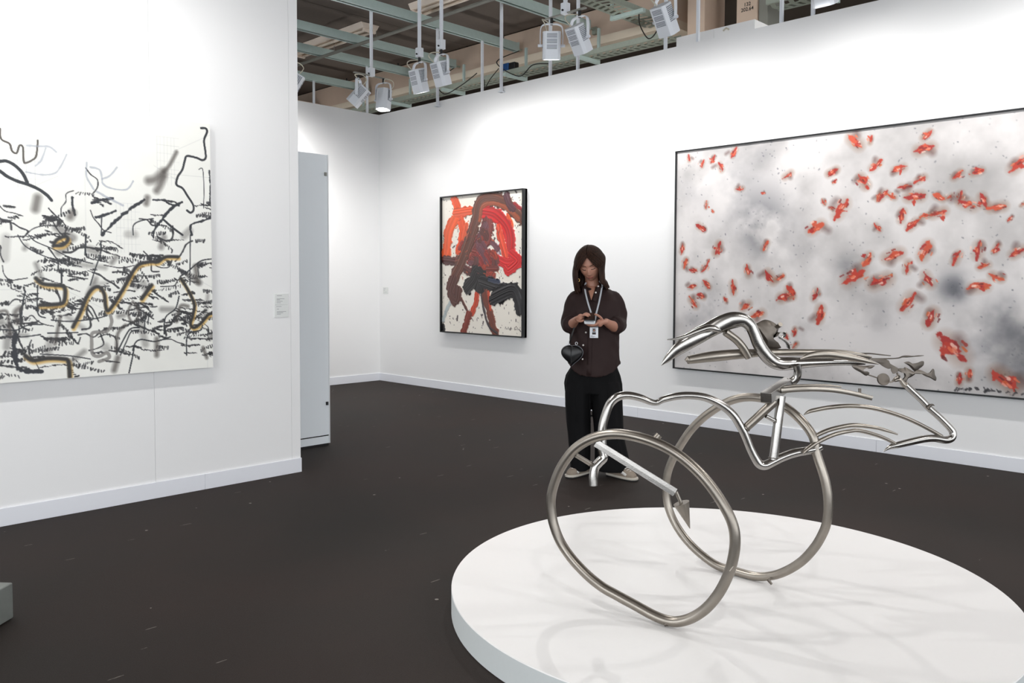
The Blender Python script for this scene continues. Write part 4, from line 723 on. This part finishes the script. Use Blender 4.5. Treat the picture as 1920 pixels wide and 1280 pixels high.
# ================================================================== the visitor reading her phone (local frame: x to her left hand side as seen, -y towards the viewer, z up)
PR = empty('person', (4.65, 3.72, 0), math.radians(38.66 - 90), 'dark-haired visitor in a brown shirt and wide black trousers looking down at a phone', 'person')
M['skin'] = grain(mat('skin', rgb(172, 124, 104), .5, **{'Subsurface Weight': .12, 'Subsurface Radius': (.01, .004, .002), 'Subsurface Scale': .6}), 60, .05, .03)
M['shirt'] = grain(mat('brown_silk_shirt', rgb(42, 28, 27), .7, **{'Specular IOR Level': .25}), 300, .12, .08)
M['trousers'] = grain(mat('black_wool_trousers', rgb(9, 9, 11), .85, **{'Specular IOR Level': .2}), 300, .12, .08)
M['lips'] = mat('lips', rgb(146, 76, 70), .45); M['lash'] = mat('dark_lashes', rgb(34, 24, 22), .6); M['brow'] = mat('dark_brows', rgb(60, 40, 33), .8)
M['gold'] = mat('gold_earring', rgb(214, 178, 110), .25, 1.0); M['shirt_button'] = mat('pearl_button', rgb(214, 208, 204), .3)
M['shoe'] = grain(mat('grey_suede_sneaker', rgb(140, 128, 115), .8), 200, .15, .1); M['shoe_panel'] = mat('silver_sneaker_panel', rgb(206, 204, 200), .4); M['sole'] = mat('white_foam_sole', rgb(190, 184, 174), .6); M['outsole'] = mat('black_outsole', rgb(20, 19, 19), .7)
M['leather'] = mat('black_leather', rgb(12, 12, 14), .28, **{'Specular IOR Level': .4}); M['strap'] = mat('grey_lanyard', rgb(176, 180, 186), .6)
M['card'] = mat('white_badge_card', rgb(226, 230, 236), .35); M['phone_glass'] = mat('phone_screen', rgb(30, 24, 24), .12); M['silver'] = mat('white_silver_plastic', rgb(218, 220, 224), .3)
def hair_mat():
    m = mat('dark_brown_hair', rgb(40, 26, 22), .5, **{'Specular IOR Level': .14}); n, l, b = nodes(m); tc = n.new('ShaderNodeTexCoord'); mp = n.new('ShaderNodeMapping'); mp.inputs['Scale'].default_value = (260, 260, 9); l.new(tc.outputs['Object'], mp.inputs[0])
    nz = n.new('ShaderNodeTexNoise'); nz.inputs['Scale'].default_value = 1; nz.inputs['Detail'].default_value = 2; l.new(mp.outputs[0], nz.inputs['Vector'])
    r = n.new('ShaderNodeValToRGB'); e = r.color_ramp.elements; e[0].position = .3; e[0].color = rgb(16, 10, 8); e[1].position = .75; e[1].color = rgb(66, 42, 31); l.new(nz.outputs[0], r.inputs[0]); l.new(r.outputs[0], b.inputs['Base Color'])
    bp = n.new('ShaderNodeBump'); bp.inputs['Strength'].default_value = .5; bp.inputs['Distance'].default_value = .002; l.new(nz.outputs[0], bp.inputs['Height']); l.new(bp.outputs[0], b.inputs['Normal']); return m
M['hair'] = hair_mat()
def fuse(name, mb, voxel, matx, parent, smooth_n=4, fac=.5):
    """one continuous skin over overlapping volumes"""
    t = link_mesh(name + '_tmp', mb.mesh(name), None); a = t.modifiers.new('r', 'REMESH'); a.mode = 'VOXEL'; a.voxel_size = voxel
    if smooth_n: s_ = t.modifiers.new('s', 'SMOOTH'); s_.factor = fac; s_.iterations = smooth_n
    bpy.context.view_layer.update(); me = bpy.data.meshes.new_from_object(t.evaluated_get(bpy.context.evaluated_depsgraph_get())); bpy.data.objects.remove(t)
    me.name = name; return link_mesh(name, me, matx, parent, True)
def limb(mb, pts, per=6, n=20, flat=1.0, nref=None):
    rows = spline(pts, per); P = [Vector(r[:3]) for r in rows]; mb.sweep(P, [r[3] for r in rows], [r[3] * flat for r in rows], nref, n)
    for i in (0, -1):                                # rounded ends
        r = rows[i][3] * .98; mb.lathe([(r * math.cos(a), r * math.sin(a)) for a in np.linspace(-1.5, 1.5, 9)], 14, Matrix.Translation(P[i]))
    return mb
def loft(mb, rings, n=48, fold=None, cap=True):
    """rings: (cx, cy, z, rx, ry); fold(phi, z) -> radial factor, dz"""
    vs = []; fs = []
    for cx, cy, z, rx, ry in rings:
        for k in range(n):
            a = 2 * math.pi * k / n; f, dz = fold(a, z) if fold else (1, 0); vs.append((cx + rx * f * math.cos(a), cy + ry * f * math.sin(a), z + dz))
    for j in range(len(rings) - 1):
        for k in range(n): fs.append((j*n+k, j*n+(k+1) % n, (j+1)*n+(k+1) % n, (j+1)*n+k))
    if cap: fs.append(tuple(range(n - 1, -1, -1))); fs.append(tuple((len(rings) - 1) * n + k for k in range(n)))
    return mb.add(vs, fs)
# ---- head shape in its own frame, face towards -y
HM = Matrix.Translation((-.054, -.035, 1.522)) @ Euler((math.radians(25), math.radians(-6), math.radians(-10)), 'XYZ').to_matrix().to_4x4()
def g2(x, z, cx, cz, sx, sz): return math.exp(-((x - cx) / sx) ** 2 - ((z - cz) / sz) ** 2)
def head_pt(th, ph):
    """th 0..pi from crown to chin, ph 0 = face direction"""
    z = math.cos(th); s = math.sin(th); x = s * math.sin(ph); y = -s * math.cos(ph)
    jaw = 1.0 if z > -.05 else 1 - .34 * min(1, (-z - .05) / .95) ** 1.5
    X = x * .080 * jaw; Z = z * (.112 if z > 0 else .122); Y = y * (.094 if y < 0 else .100) * (1 if y < 0 else (1 if z > -.1 else 1 - .38 * min(1, (-z - .1) / .9)))
    if y < 0: Y += -.008 * max(0, -z) * 1.0                      # lower face a little forward
    if y < -.1:
        w = min(1, (-y - .1) * 2.2)
        d = .0035 * g2(X, Z, 0, .026, .05, .012) - .009 * (g2(X, Z, .031, .002, .016, .011) + g2(X, Z, -.031, .002, .016, .011))
        d += .0062 * (g2(X, Z, .031, -.001, .013, .0075) + g2(X, Z, -.031, -.001, .013, .0075))
        d += .019 * g2(X, Z, 0, -.041, .0105, .013) + .012 * g2(X, Z, 0, -.020, .009, .018) + .006 * (g2(X, Z, .012, -.046, .007, .008) + g2(X, Z, -.012, -.046, .007, .008))
        d += .0065 * g2(X, Z, 0, -.068, .022, .0055) + .0065 * g2(X, Z, 0, -.078, .018, .005) - .004 * g2(X, Z, 0, -.0728, .024, .0025) + .006 * g2(X, Z, 0, -.100, .02, .012)
        d += .004 * (g2(X, Z, .042, -.030, .02, .02) + g2(X, Z, -.042, -.030, .02, .02))
        Y -= d * w
    return Vector((X, Y, Z))
def face_y(x, z):
    """front of the face at head-local x, z (search on the shape)"""
    best = None
    th = math.acos(max(-1, min(1, z / (.112 if z > 0 else .122)))); 
    for ph in np.linspace(-1.3, 1.3, 131):
        p = head_pt(th, ph)
        if best is None or abs(p.x - x) < best[0]: best = (abs(p.x - x), p.y)
    return best[1]
body = MB(); nu, nv = 110, 90; vs = []; fs = []
for i in range(nv + 1):
    for j in range(nu): vs.append(head_pt(max(.001, min(math.pi - .001, math.pi * i / nv)), 2 * math.pi * j / nu))
for i in range(nv):
    for j in range(nu): fs.append((i*nu+j, i*nu+(j+1) % nu, (i+1)*nu+(j+1) % nu, (i+1)*nu+j))
fs.append(tuple(range(nu))); fs.append(tuple(nv * nu + j for j in range(nu - 1, -1, -1)))
body.add(vs, fs, HM)
for s in (-1, 1): body.add(*[(lambda m: (m.v, m.f))(MB().lathe([(.004, -.03), (.012, -.02), (.016, 0), (.015, .018), (.004, .03)], 10, Matrix.Translation((s * .074, .006, -.008)) @ Matrix.Rotation(s * .4, 4, 'Z') @ Matrix.Diagonal((.55, 1, 1, 1))))][0], HM)
limb(body, [(-.047, .005, 1.47, .052), (-.040, .022, 1.40, .050), (-.030, .03, 1.33, .060), (-.022, .03, 1.27, .09)], nref=(1, 0, 0))
loft(body, [(-.02, .02, .62, .14, .10), (-.02, .02, .80, .155, .105), (-.02, .02, 1.0, .14, .095), (-.02, .02, 1.15, .150, .10), (-.02, .02, 1.25, .155, .085), (-.022, .025, 1.31, .11, .065), (-.03, .03, 1.35, .055, .05)])
# arms: upper arm, forearm, palm
LW = (-.142, -.215, 1.132); RW = (.060, -.222, 1.118)
limb(body, [(-.165, .02, 1.27, .046), (-.19, .05, 1.16, .042), (-.20, .045, 1.085, .040), (-.185, -.06, 1.085, .039), (-.16, -.15, 1.112, .030), (*LW, .0235)])
limb(body, [(.13, .02, 1.27, .046), (.155, .045, 1.17, .042), (.165, .035, 1.09, .041), (.135, -.07, 1.075, .041), (.092, -.16, 1.095, .032), (*RW, .0245)])
limb(body, [(*LW, .022), (-.128, -.25, 1.142, .027), (-.112, -.275, 1.150, .025)], flat=.62, nref=(.3, -.2, 1))
limb(body, [(*RW, .022), (.040, -.250, 1.116, .028), (.018, -.270, 1.112, .027)], flat=.6, nref=(.2, .3, 1))
def finger(pts, r): limb(body, [(*p, r * (1 - .09 * i)) for i, p in enumerate(pts)], 5, 12)
# her right hand (over the phone): curled fingers, index on the screen
finger([(-.108, -.292, 1.156), (-.092, -.312, 1.168), (-.075, -.318, 1.166), (-.062, -.314, 1.158)], .0088)
finger([(-.100, -.284, 1.160), (-.080, -.300, 1.174), (-.063, -.304, 1.172), (-.050, -.300, 1.164)], .0088)
finger([(-.098, -.270, 1.160), (-.080, -.282, 1.176), (-.064, -.284, 1.176), (-.054, -.280, 1.170)], .0084)
finger([(-.102, -.256, 1.158), (-.088, -.264, 1.173), (-.074, -.264, 1.176)], .0076)
finger([(-.132, -.262, 1.130), (-.118, -.290, 1.124), (-.102, -.306, 1.126), (-.092, -.312, 1.132)], .0098)
# her left hand (under the devices): fingers wrap below, thumb on top
finger([(.006, -.290, 1.112), (-.022, -.306, 1.100), (-.046, -.308, 1.101), (-.066, -.302, 1.110)], .0090)
finger([(.004, -.276, 1.106), (-.026, -.290, 1.095), (-.052, -.292, 1.096), (-.072, -.286, 1.106)], .0090)
finger([(.006, -.262, 1.102), (-.022, -.272, 1.092), (-.046, -.272, 1.092), (-.064, -.268, 1.101)], .0086)
finger([(.012, -.250, 1.100), (-.012, -.256, 1.091), (-.032, -.254, 1.091)], .0078)
finger([(.036, -.268, 1.130), (.024, -.294, 1.150), (.004, -.306, 1.166), (-.014, -.306, 1.172)], .0098)
# legs down to the shoes
limb(body, [(-.105, .02, .68, .085), (-.11, .0, .45, .058), (-.115, .0, .28, .052), (-.115, .01, .10, .034), (-.118, -.01, .06, .034)])
limb(body, [(.07, .02, .68, .085), (.10, -.01, .45, .058), (.13, -.02, .28, .052), (.155, -.03, .10, .034), (.16, -.05, .06, .034)])
bo = fuse('body', body, .0032, M['skin'], PR, 3, .45); tag(bo, 'bowed head, neck, forearms and hands')
def on_face(pts, off=.0012): return [HM @ Vector((x, face_y(x, z) - off, z)) for x, z in pts]
for s in (-1, 1):
    fp = MB(); fp.sweep(on_face([(s * (.013 + t * .034), .019 + .005 * math.sin(t * 2.4) - .001 * t) for t in np.linspace(0, 1, 9)]), [.0018, .0034, .0038, .0038, .0035, .0031, .0026, .002, .0012], .002, None, 8); fp.build('eyebrow', M['brow'], bo, True)
    fp = MB(); fp.sweep(on_face([(s * (.018 + t * .027), -.0065 - .0028 * math.sin(t * 3.1) + .001 * t) for t in np.linspace(0, 1, 9)], .0008), [.001, .002, .0027, .0031, .0033, .0032, .003, .0024, .0014], .0022, None, 8); fp.build('eyelashes', M['lash'], bo, True)
fp = MB(); fp.sweep(on_face([(x, -.0693 + .0012 * math.cos(x * 260)) for x in np.linspace(-.022, .022, 11)], .0014), [.0008, .0018, .0026, .003, .0032, .0028, .0032, .003, .0026, .0018, .0008], .0016, None, 8); fp.sweep(on_face([(x, -.0765) for x in np.linspace(-.017, .017, 9)], .0014), [.0008, .0022, .003, .0034, .0036, .0034, .003, .0022, .0008], .0018, None, 8); fp.build('lips', M['lips'], bo, True)
# ---- hair: parted locks falling over the skull to the shoulders
hb = MB(); rh = random.Random(5)
HC = HM @ Vector((0, .012, .010))
def scalp(v):
    d = (v - HC); l_ = HM.to_3x3().inverted() @ d; k = math.sqrt((l_.x / .084) ** 2 + (l_.y / .108) ** 2 + (l_.z / .122) ** 2); return HC + d / max(k, 1e-5)
cap = MB(); vs = []; fs = []; nu2, nv2 = 48, 26
for i in range(nv2 + 1):
    for j in range(nu2):
        th = max(.001, math.pi * .62 * i / nv2); ph = 2 * math.pi * j / nu2
        fw = max(0, math.cos(ph)); th *= 1 - .58 * fw ** .8                           # opens over the forehead
        vs.append(HM @ Vector((.084 * math.sin(th) * math.sin(ph), .012 - (.098 if abs(ph - math.pi) > math.pi / 2 else .108) * math.sin(th) * math.cos(ph), .006 + .117 * math.cos(th))))
for i in range(nv2):
    for j in range(nu2): fs.append((i*nu2+j, i*nu2+(j+1) % nu2, (i+1)*nu2+(j+1) % nu2, (i+1)*nu2+j))
fs.append(tuple(range(nu2))); hb.add(vs, fs)
def lock(s, t, w_):
    """s side -1/+1, t 0 = beside the face .. 1 = nape: over the skull from the part, then hanging"""
    al = math.radians(47 - 85 * t ** .9); p0 = Vector((s * .02, -math.sin(al), math.cos(al))).normalized()
    ph = 1.0 + t * 2.06 + rh.uniform(-.03, .03); p1 = Vector((s * math.sin(ph), -math.cos(ph), -.22)).normalized()
    q = []; om = p0.angle(p1)
    for k in (0, .22, .46, .68, .86):
        u = (p0 * math.sin((1 - k) * om) + p1 * math.sin(k * om)) / math.sin(om)
        bulge = 1 + (.30 if s < 0 else .19) * k * k; q.append(HM @ Vector((u.x * .088 * bulge, .010 + u.y * .106, .006 + u.z * .121)))
    sx, cy = math.sin(ph), -math.cos(ph); L_ = s < 0
    xd = -.058 + s * (.112 if L_ else .100) * max(sx, .60); yd = q[-1].y * .8 + (-.035 + .088 * cy) * .2
    zb = (1.318 if L_ else 1.346) + rh.uniform(-.014, .014) + (.0 if t < .5 else .01)
    d = Vector((xd, yd, 1.462)); m_ = Vector((xd + s * (-.004 if L_ else .006), yd, 1.40))
    e_ = Vector((xd + s * (-.014 if L_ else .018), yd + .004, zb + .035)); f = Vector((xd + s * (-.026 if L_ else .034) + rh.uniform(-.008, .008), yd + .004, zb))
    rows = spline([(*q[0], .012 * w_), (*q[1], .022 * w_), (*q[2], .030 * w_), (*q[3], .032 * w_), (*q[4], .030 * w_), (*d, .027 * w_), (*m_, .025 * w_), (*e_, .021 * w_), (*f, .004)], 6)
    out = [Vector(r[:3]) for r in rows]
    N_ = len(out); vs_ = None
    hb.sweep(out, [r[3] for r in rows], [.0055 * w_ + r[3] * (.06 + .16 * i / len(rows)) for i, r in enumerate(rows)], Vector((sx * s, cy, .35)).normalized(), 10)
for s in (-1, 1):
    for j in range(24): lock(s, j / 23, 1.0)
    for j in range(12): lock(s, rh.uniform(0, .55), .55)
for xx in np.linspace(-.095, .085, 10):                               # nape
    rows = spline([(-.052 + xx * .75, .062 - 2.2 * xx * xx, 1.56, .020), (-.054 + xx, .066 - 2.6 * xx * xx, 1.46, .022), (-.056 + xx * 1.02, .062 - 2.6 * xx * xx, 1.40, .020), (-.056 + xx * 1.02, .055 - 2.2 * xx * xx, 1.352, .008)], 6)
    hb.sweep([Vector(r[:3]) for r in rows], [r[3] for r in rows], [.006] * len(rows), (0, 1, 0), 8)
ho = hb.build('hair', M['hair'], PR, True); tag(ho, 'shoulder-length dark brown hair with a centre part')
for s, p in ((1, (.032, -.078, 1.478)), (-1, (-.132, -.088, 1.404))):
    er = MB(); er.sweep([Vector(p) + Vector((0.006 * math.cos(a), .003 * math.cos(a), .010 * math.sin(a))) for a in np.linspace(0, 2 * math.pi, 17)[:-1]], .0022, n=8, closed=True); er.build('hoop_earring', M['gold'], bo, True)
# ---- shirt
sh = MB()
def sfold(a, z):
    f = 1 + (.018 * math.sin(5 * a + z * 9) + .012 * math.sin(9 * a - z * 23)) * min(1, max(0, (z - .74) * 8))
    dz = 0
    if z < .80: dz = .112 * (math.cos(a) ** 4) * (1 if math.sin(a) < 0 else .8) * (.80 - z) / .08
    return f, dz
loft(sh, [(-.02, .0, .722, .190, .146), (-.02, .0, .76, .188, .145), (-.02, .0, .80, .184, .142), (-.02, .0, .90, .176, .134), (-.02, .0, 1.0, .174, .128), (-.02, .0, 1.1, .177, .130), (-.018, .0, 1.2, .186, .125), (-.018, .008, 1.26, .184, .110), (-.02, .014, 1.305, .166, .090), (-.024, .022, 1.340, .122, .074), (-.03, .028, 1.356, .078, .058)], 64, sfold)
limb(sh, [(-.150, .012, 1.270, .062), (-.180, .030, 1.20, .061), (-.196, .045, 1.12, .060), (-.198, .02, 1.082, .060), (-.192, -.035, 1.085, .058), (-.183, -.075, 1.090, .056)], n=24)
limb(sh, [(.112, .012, 1.270, .064), (.142, .030, 1.20, .063), (.154, .040, 1.125, .061), (.154, .015, 1.090, .061), (.145, -.04, 1.085, .059), (.130, -.085, 1.088, .057)], n=24)
so = fuse('shirt', sh, .006, M['shirt'], PR, 5, .5); tag(so, 'loose dark brown button-up shirt with rolled sleeves')
def wrinkle(o, amp, sc):
    me = o.data; me.update(); n_ = len(me.vertices); co = np.empty(n_ * 3, np.float32); me.vertices.foreach_get('co', co); co = co.reshape(-1, 3); nn = np.empty(n_ * 3, np.float32); me.vertices.foreach_get('normal', nn); nn = nn.reshape(-1, 3)
    x, y, z = co.T; d = np.sin(x * sc + 3 * np.sin(z * sc * .35)) * np.sin(z * sc * .45 + 2 * np.sin(y * sc * .5 + x * 9)) + .6 * np.sin(z * sc * 1.1 + x * sc * .9 + 2 * np.sin(y * sc))
    me.vertices.foreach_set('co', (co + nn * (d * amp)[:, None]).astype(np.float32).reshape(-1)); me.update()
wrinkle(so, .0036, 38)
for cx, cy, cz, ax in ((-.180, -.082, 1.092, (.10, -.45, .05)), (.127, -.092, 1.090, (-.16, -.42, .04))):      # rolled cuffs
    q = Vector(ax).to_track_quat('Z', 'Y').to_matrix().to_4x4(); cu = MB(); cu.lathe([(.045, .018), (.058, .016), (.0625, .004), (.0625, -.022), (.058, -.036), (.050, -.036)], 28, Matrix.Translation((cx, cy, cz)) @ q, False); cu.build('rolled_cuff', M['shirt'], so, True)
# open neckline skin, collar leaves, placket and buttons
def front(x, z, off=.004): 
    rz = np.interp(z, [.722, .9, 1.0, 1.1, 1.2, 1.26, 1.305, 1.345, 1.372, 1.39], [.146, .134, .128, .130, .125, .103, .077, .053, .040, .034]); rx = np.interp(z, [.722, 1.1, 1.2, 1.26, 1.305, 1.345, 1.39], [.18, .177, .186, .19, .168, .118, .068])
    return -rz * math.sqrt(max(.05, 1 - ((x + .02) / rx) ** 2)) - off
def patch(rows, name, matx, parent, th=.003):
    """rows of (x, z, extra offset): a thin sheet following the chest"""
    m = MB(); n_ = len(rows[0]); k = len(rows); vs = [(x, front(x, z, o), z) for r in rows for x, z, o in r] + [(x, front(x, z, o - th), z) for r in rows for x, z, o in r]; fs = []
    for i in range(k - 1):
        for j in range(n_ - 1): a = i * n_ + j; fs += [(a, a + 1, a + n_ + 1, a + n_), (k*n_ + a + 1, k*n_ + a, k*n_ + a + n_, k*n_ + a + n_ + 1)]
    edge = [j for j in range(n_)] + [i * n_ + n_ - 1 for i in range(1, k)] + [(k - 1) * n_ + j for j in range(n_ - 2, -1, -1)] + [i * n_ for i in range(k - 2, 0, -1)]
    for a, b_ in zip(edge, edge[1:] + edge[:1]): fs.append((a, b_, k*n_ + b_, k*n_ + a))
    return m.add(vs, fs).build(name, matx, parent, True)
vk = [[(-.042 + (.034 * (t - .5) * 2 * (1 - u)), 1.262 + .10 * (1 - u), .010 - .045 * max(0, (1 - u) - .55)) for t in np.linspace(0, 1, 5)] for u in np.linspace(0, 1, 6)]
patch(vk, 'neck_opening', M['skin'], bo, .004)
for s in (-1, 1):
    cl_ = [[(-.040 + s * (.004 + .040 * (1 - u) + w_ * (.030 + .012 * u * (1 - u))), 1.262 + .112 * (1 - u) - w_ * .020 * (1 - .4 * u), .016 + .008 * (1 - u)) for w_ in np.linspace(0, 1, 4)] for u in np.linspace(0, 1, 6)]
    patch(cl_, 'collar', M['shirt'], so, .004)
patch([[(x - .044 - .02 * (1.26 - z), z, .005) for x in (-.016, 0, .016)] for z in np.linspace(1.262, .735, 14)], 'button_placket', M['shirt'], so, .003)
for x, z in ((-.011, 1.318), (.006, 1.362), (-.078, 1.038), (-.096, .948), (-.100, .85)):
    bt = MB(); bt.lathe([(.0062, 0), (.0062, .002), (.004, .003)], 14, Matrix.Translation((x, front(x, z, .0125 if z < 1.1 else .028), z)) @ Matrix.Rotation(math.pi / 2, 4, 'X')); bt.build('button', M['shirt_button'], so, True)
# ---- trousers
tr = MB()
def tfold(k, p): return lambda a, z: (1 + .035 * math.sin(k * a + p) * min(1, (1.0 - z) * 1.4) + .02 * math.sin((k + 3) * a + p * 2 + z * 4), 0)
loft(tr, [(-.02, .01, .60, .205, .13), (-.025, .01, .66, .206, .132), (-.025, .01, .72, .194, .126), (-.02, .01, .78, .168, .116), (-.02, .01, .86, .15, .105)], 64, tfold(7, .4))
loft(tr, [(-.114, -.015, .045, .070, .105), (-.116, -.012, .12, .072, .110), (-.122, -.01, .25, .080, .115), (-.128, -.005, .35, .086, .12), (-.134, .0, .50, .092, .125), (-.128, .005, .60, .100, .13), (-.115, .01, .68, .098, .12)], 48, tfold(5, 1.0))
loft(tr, [(.120, -.045, .050, .124, .115), (.117, -.04, .12, .120, .118), (.100, -.03, .25, .106, .122), (.090, -.02, .35, .103, .125), (.076, -.01, .50, .108, .13), (.072, .0, .60, .110, .13), (.065, .01, .68, .105, .12)], 48, tfold(6, 2.2))
to = fuse('trousers', tr, .006, M['trousers'], PR, 4, .5); tag(to, 'wide black pleated trousers'); wrinkle(to, .0018, 22)
for x0, x1 in ((-.150, -.135), (-.052, -.040), (.075, .098)):
    cr = MB(); cr.sweep(spline([(x0, -.142, .72), ((x0 + x1) / 2, -.141, .55), (x1, -.132, .40)], 8), .0022, n=6); cr.build('pleat', M['trousers'], to, True)
# ---- sneakers
def sneaker(loc, rz, lab):
    r = empty('sneaker', loc, rz); r.parent = PR; tag(r, lab)
    up = MB(); secs = [(-.115, .050, .074, .030), (-.09, .058, .080, .036), (-.05, .066, .074, .037), (-.01, .064, .066, .039), (.03, .056, .058, .042), (.07, .050, .045, .043), (.105, .044, .032, .036), (.125, .040, .018, .020)]
    vs = []; fs = []; n_ = 20
    for y, top, h, wd in secs:
        for k in range(n_):
            a = 2 * math.pi * k / n_; vs.append((wd * math.copysign(abs(math.cos(a)) ** .8, math.cos(a)), -y, .026 + (h if math.sin(a) > 0 else .004) * (abs(math.sin(a)) ** .8 if math.sin(a) > 0 else -abs(math.sin(a)))))
    for j in range(len(secs) - 1):
        for k in range(n_): fs.append((j*n_+k, j*n_+(k+1) % n_, (j+1)*n_+(k+1) % n_, (j+1)*n_+k))
    fs.append(tuple(range(n_ - 1, -1, -1))); fs.append(tuple((len(secs) - 1) * n_ + k for k in range(n_))); u = up.add(vs, fs).build('upper', M['shoe'], r, True); sb = u.modifiers.new('s', 'SUBSURF'); sb.levels = sb.render_levels = 1
    out = [(.030 * math.cos(a) + 0, -.122 + .0 * a) for a in (0,)]
    prof = [(.034, .112), (.040, .07), (.045, -.03), (.046, -.08), (.038, -.118), (.018, -.137), (0, -.141), (-.018, -.137), (-.038, -.118), (-.046, -.08), (-.045, -.03), (-.038, .07), (-.034, .112), (-.02, .125), (.02, .125)]
    MB().prism(prof, .009, .026).build('midsole', M['sole'], r, bevel=.004); MB().prism([(x * .97, y * .99) for x, y in prof], 0, .009).build('outsole', M['outsole'], r, bevel=.002)
    for s in (-1, 1): MB().sweep(spline([(s * .043, -.075, .040), (s * .0425, -.02, .062), (s * .038, .05, .070)], 6), .010, .003, (s, 0, .3), 8).build('side_panel', M['shoe_panel'], u, True)
    for k in range(4): MB().sweep([(-.020, -.03 - k * .016, .088 - k * .0095), (0, -.034 - k * .016, .0945 - k * .0095), (.020, -.03 - k * .016, .088 - k * .0095)], .003, n=6).build('lace', M['shoe_panel'], u, True)
    return r
sneaker((-.118, -.035, 0), math.radians(-38), 'grey sneaker under the narrower trouser leg'); sneaker((.180, -.085, 0), math.radians(50), 'grey sneaker turned outwards')
# ---- things she carries (own top-level objects, placed from her frame)
PW = Matrix.Translation(PR.location) @ Matrix.Rotation(PR.rotation_euler.z, 4, 'Z')
def carried(name, p, label, cat, rz=0): return empty(name, PW @ Vector(p), PR.rotation_euler.z + rz, label, cat)
ph = carried('smartphone', (-.050, -.290, 1.153), 'dark smartphone held in the visitor\'s hands', 'phone')
TP = Matrix.Rotation(math.radians(20), 4, 'X')
MB().box(-.037, .037, -.06, .07, -.0045, .0045, TP).build('phone_case', M['black_plastic'], ph, bevel=.004); MB().box(-.034, .034, -.057, .067, .0045, .0052, TP).build('screen', M['phone_glass'], ph)
pb = carried('power_bank', (-.050, -.289, 1.121), 'white and silver device held below the phone', 'device')
MB().box(-.038, .038, -.040, .045, -.016, .014).build('shell', M['silver'], pb, bevel=.011, seg=4); MB().box(-.030, .030, -.0408, -.039, -.001, .004).build('seam_stripe', M['lamp_grey'], pb)
bg = carried('lanyard_badge', (-.021, -.178, 1.045), 'white photo badge on a pale grey lanyard around the neck', 'badge')
MB().box(-.029, .029, 0, .002, -.042, .042).build('badge_card', M['card'], bg, bevel=.001)
MB().box(-.029, .029, -.0006, .0, .030, .042).build('badge_header', M['lamp_grey'], bg)
pf = MB().box(-.014, .014, -.0008, 0, -.018, .026).build('badge_photo', mat('badge_photo_ground', rgb(170, 174, 182), .5), bg)
MB().lathe([(.001, -.010), (.0075, -.006), (.0085, .003), (.005, .011), (.001, .013)], 14, Matrix.Translation((0, -.0008, .010)) @ Matrix.Diagonal((1, .12, 1, 1))).build('photo_hair', M['lash'], pf, True)
MB().lathe([(.001, -.008), (.0045, -.004), (.005, .002), (.001, .007)], 12, Matrix.Translation((0, -.0018, .010)) @ Matrix.Diagonal((1, .12, 1, 1))).build('photo_face', M['skin'], pf, True)
MB().box(-.012, .012, -.0016, -.0006, -.018, -.004).build('photo_shirt', M['lash'], pf)
for i, (a, b_) in enumerate(((-.024, -.006), (-.024, .010), (-.024, .0))): MB().box(a, b_, -.0006, 0, -.027 - i * .005, -.0245 - i * .005).build('print_line', M['lamp_grey'], bg)
def strap_path(pts): return [Vector(p) - Vector((-.021, -.178, 1.045)) for p in spline(pts, 8)]
for nm, pts in (('lanyard_strap', [(-.068, .02, 1.40), (-.088, -.03, 1.372), (-.084, -.086, 1.322), (-.066, -.142, 1.25), (-.042, -.166, 1.175), (-.024, -.180, 1.10), (-.021, -.181, 1.088)]), ('lanyard_strap', [(.010, .02, 1.40), (.034, -.03, 1.375), (.028, -.086, 1.335), (.012, -.142, 1.25), (-.006, -.166, 1.175), (-.019, -.180, 1.10), (-.021, -.181, 1.088)])):
    MB().sweep(strap_path(pts), .0058, .0012, (0, -1, .25), 8, power=5).build(nm, M['strap'], bg, True)
hbag = carried('heart_bag', (-.172, -.172, .885), 'black heart-shaped leather bag hanging at the visitor\'s hip', 'bag', math.radians(-12))
hp = []
for k in range(44):
    t = 2 * math.pi * k / 44; hp.append((.00485 * 16 * math.sin(t) ** 3, .0058 * (13 * math.cos(t) - 2.4 * math.cos(2 * t) - 1.2 * math.cos(3 * t) - .3 * math.cos(4 * t)) + .004))
vs = []; fs = []; n_ = len(hp); lay_ = [(-.027, .80), (-.022, .94), (-.012, 1.0), (.012, 1.0), (.022, .94), (.027, .80)]
for y, k in lay_: vs += [(x * k, y, z * k) for x, z in hp]
vs += [(0, -.030, -.01), (0, .030, -.01)]
for j in range(len(lay_) - 1):
    for i in range(n_): fs.append((j*n_+i, j*n_+(i+1) % n_, (j+1)*n_+(i+1) % n_, (j+1)*n_+i))
for i in range(n_): fs += [((i+1) % n_, i, len(lay_)*n_), (5*n_+i, 5*n_+(i+1) % n_, len(lay_)*n_+1)]
MB().add(vs, fs).build('bag_body', M['leather'], hbag, True)
MB().sweep([(0, -.0285, .045), (-.002, -.0325, .0), (-.001, -.030, -.06), (0, -.020, -.085)], .0018, n=6).build('centre_seam', M['black_plastic'], hbag, True)
MB().sweep([(x * 1.0, 0, z * 1.0) for x, z in hp], .0028, n=6, closed=True).build('edge_zip', M['lamp_grey'], hbag, True)
MB().sweep(spline([(-.02, 0, .075), (-.012, .03, .13), (.005, .05, .20)], 8), .006, .002, (0, -1, 0), 8, power=5).build('shoulder_strap', M['leather'], hbag, True)
for s in (-1, 1): MB().sweep([(s * .03 + .008 * math.cos(a), 0, .078 + .010 * math.sin(a)) for a in np.linspace(0, 2 * math.pi, 13)[:-1]], .0018, n=6, closed=True).build('strap_ring', M['silver'], hbag, True)
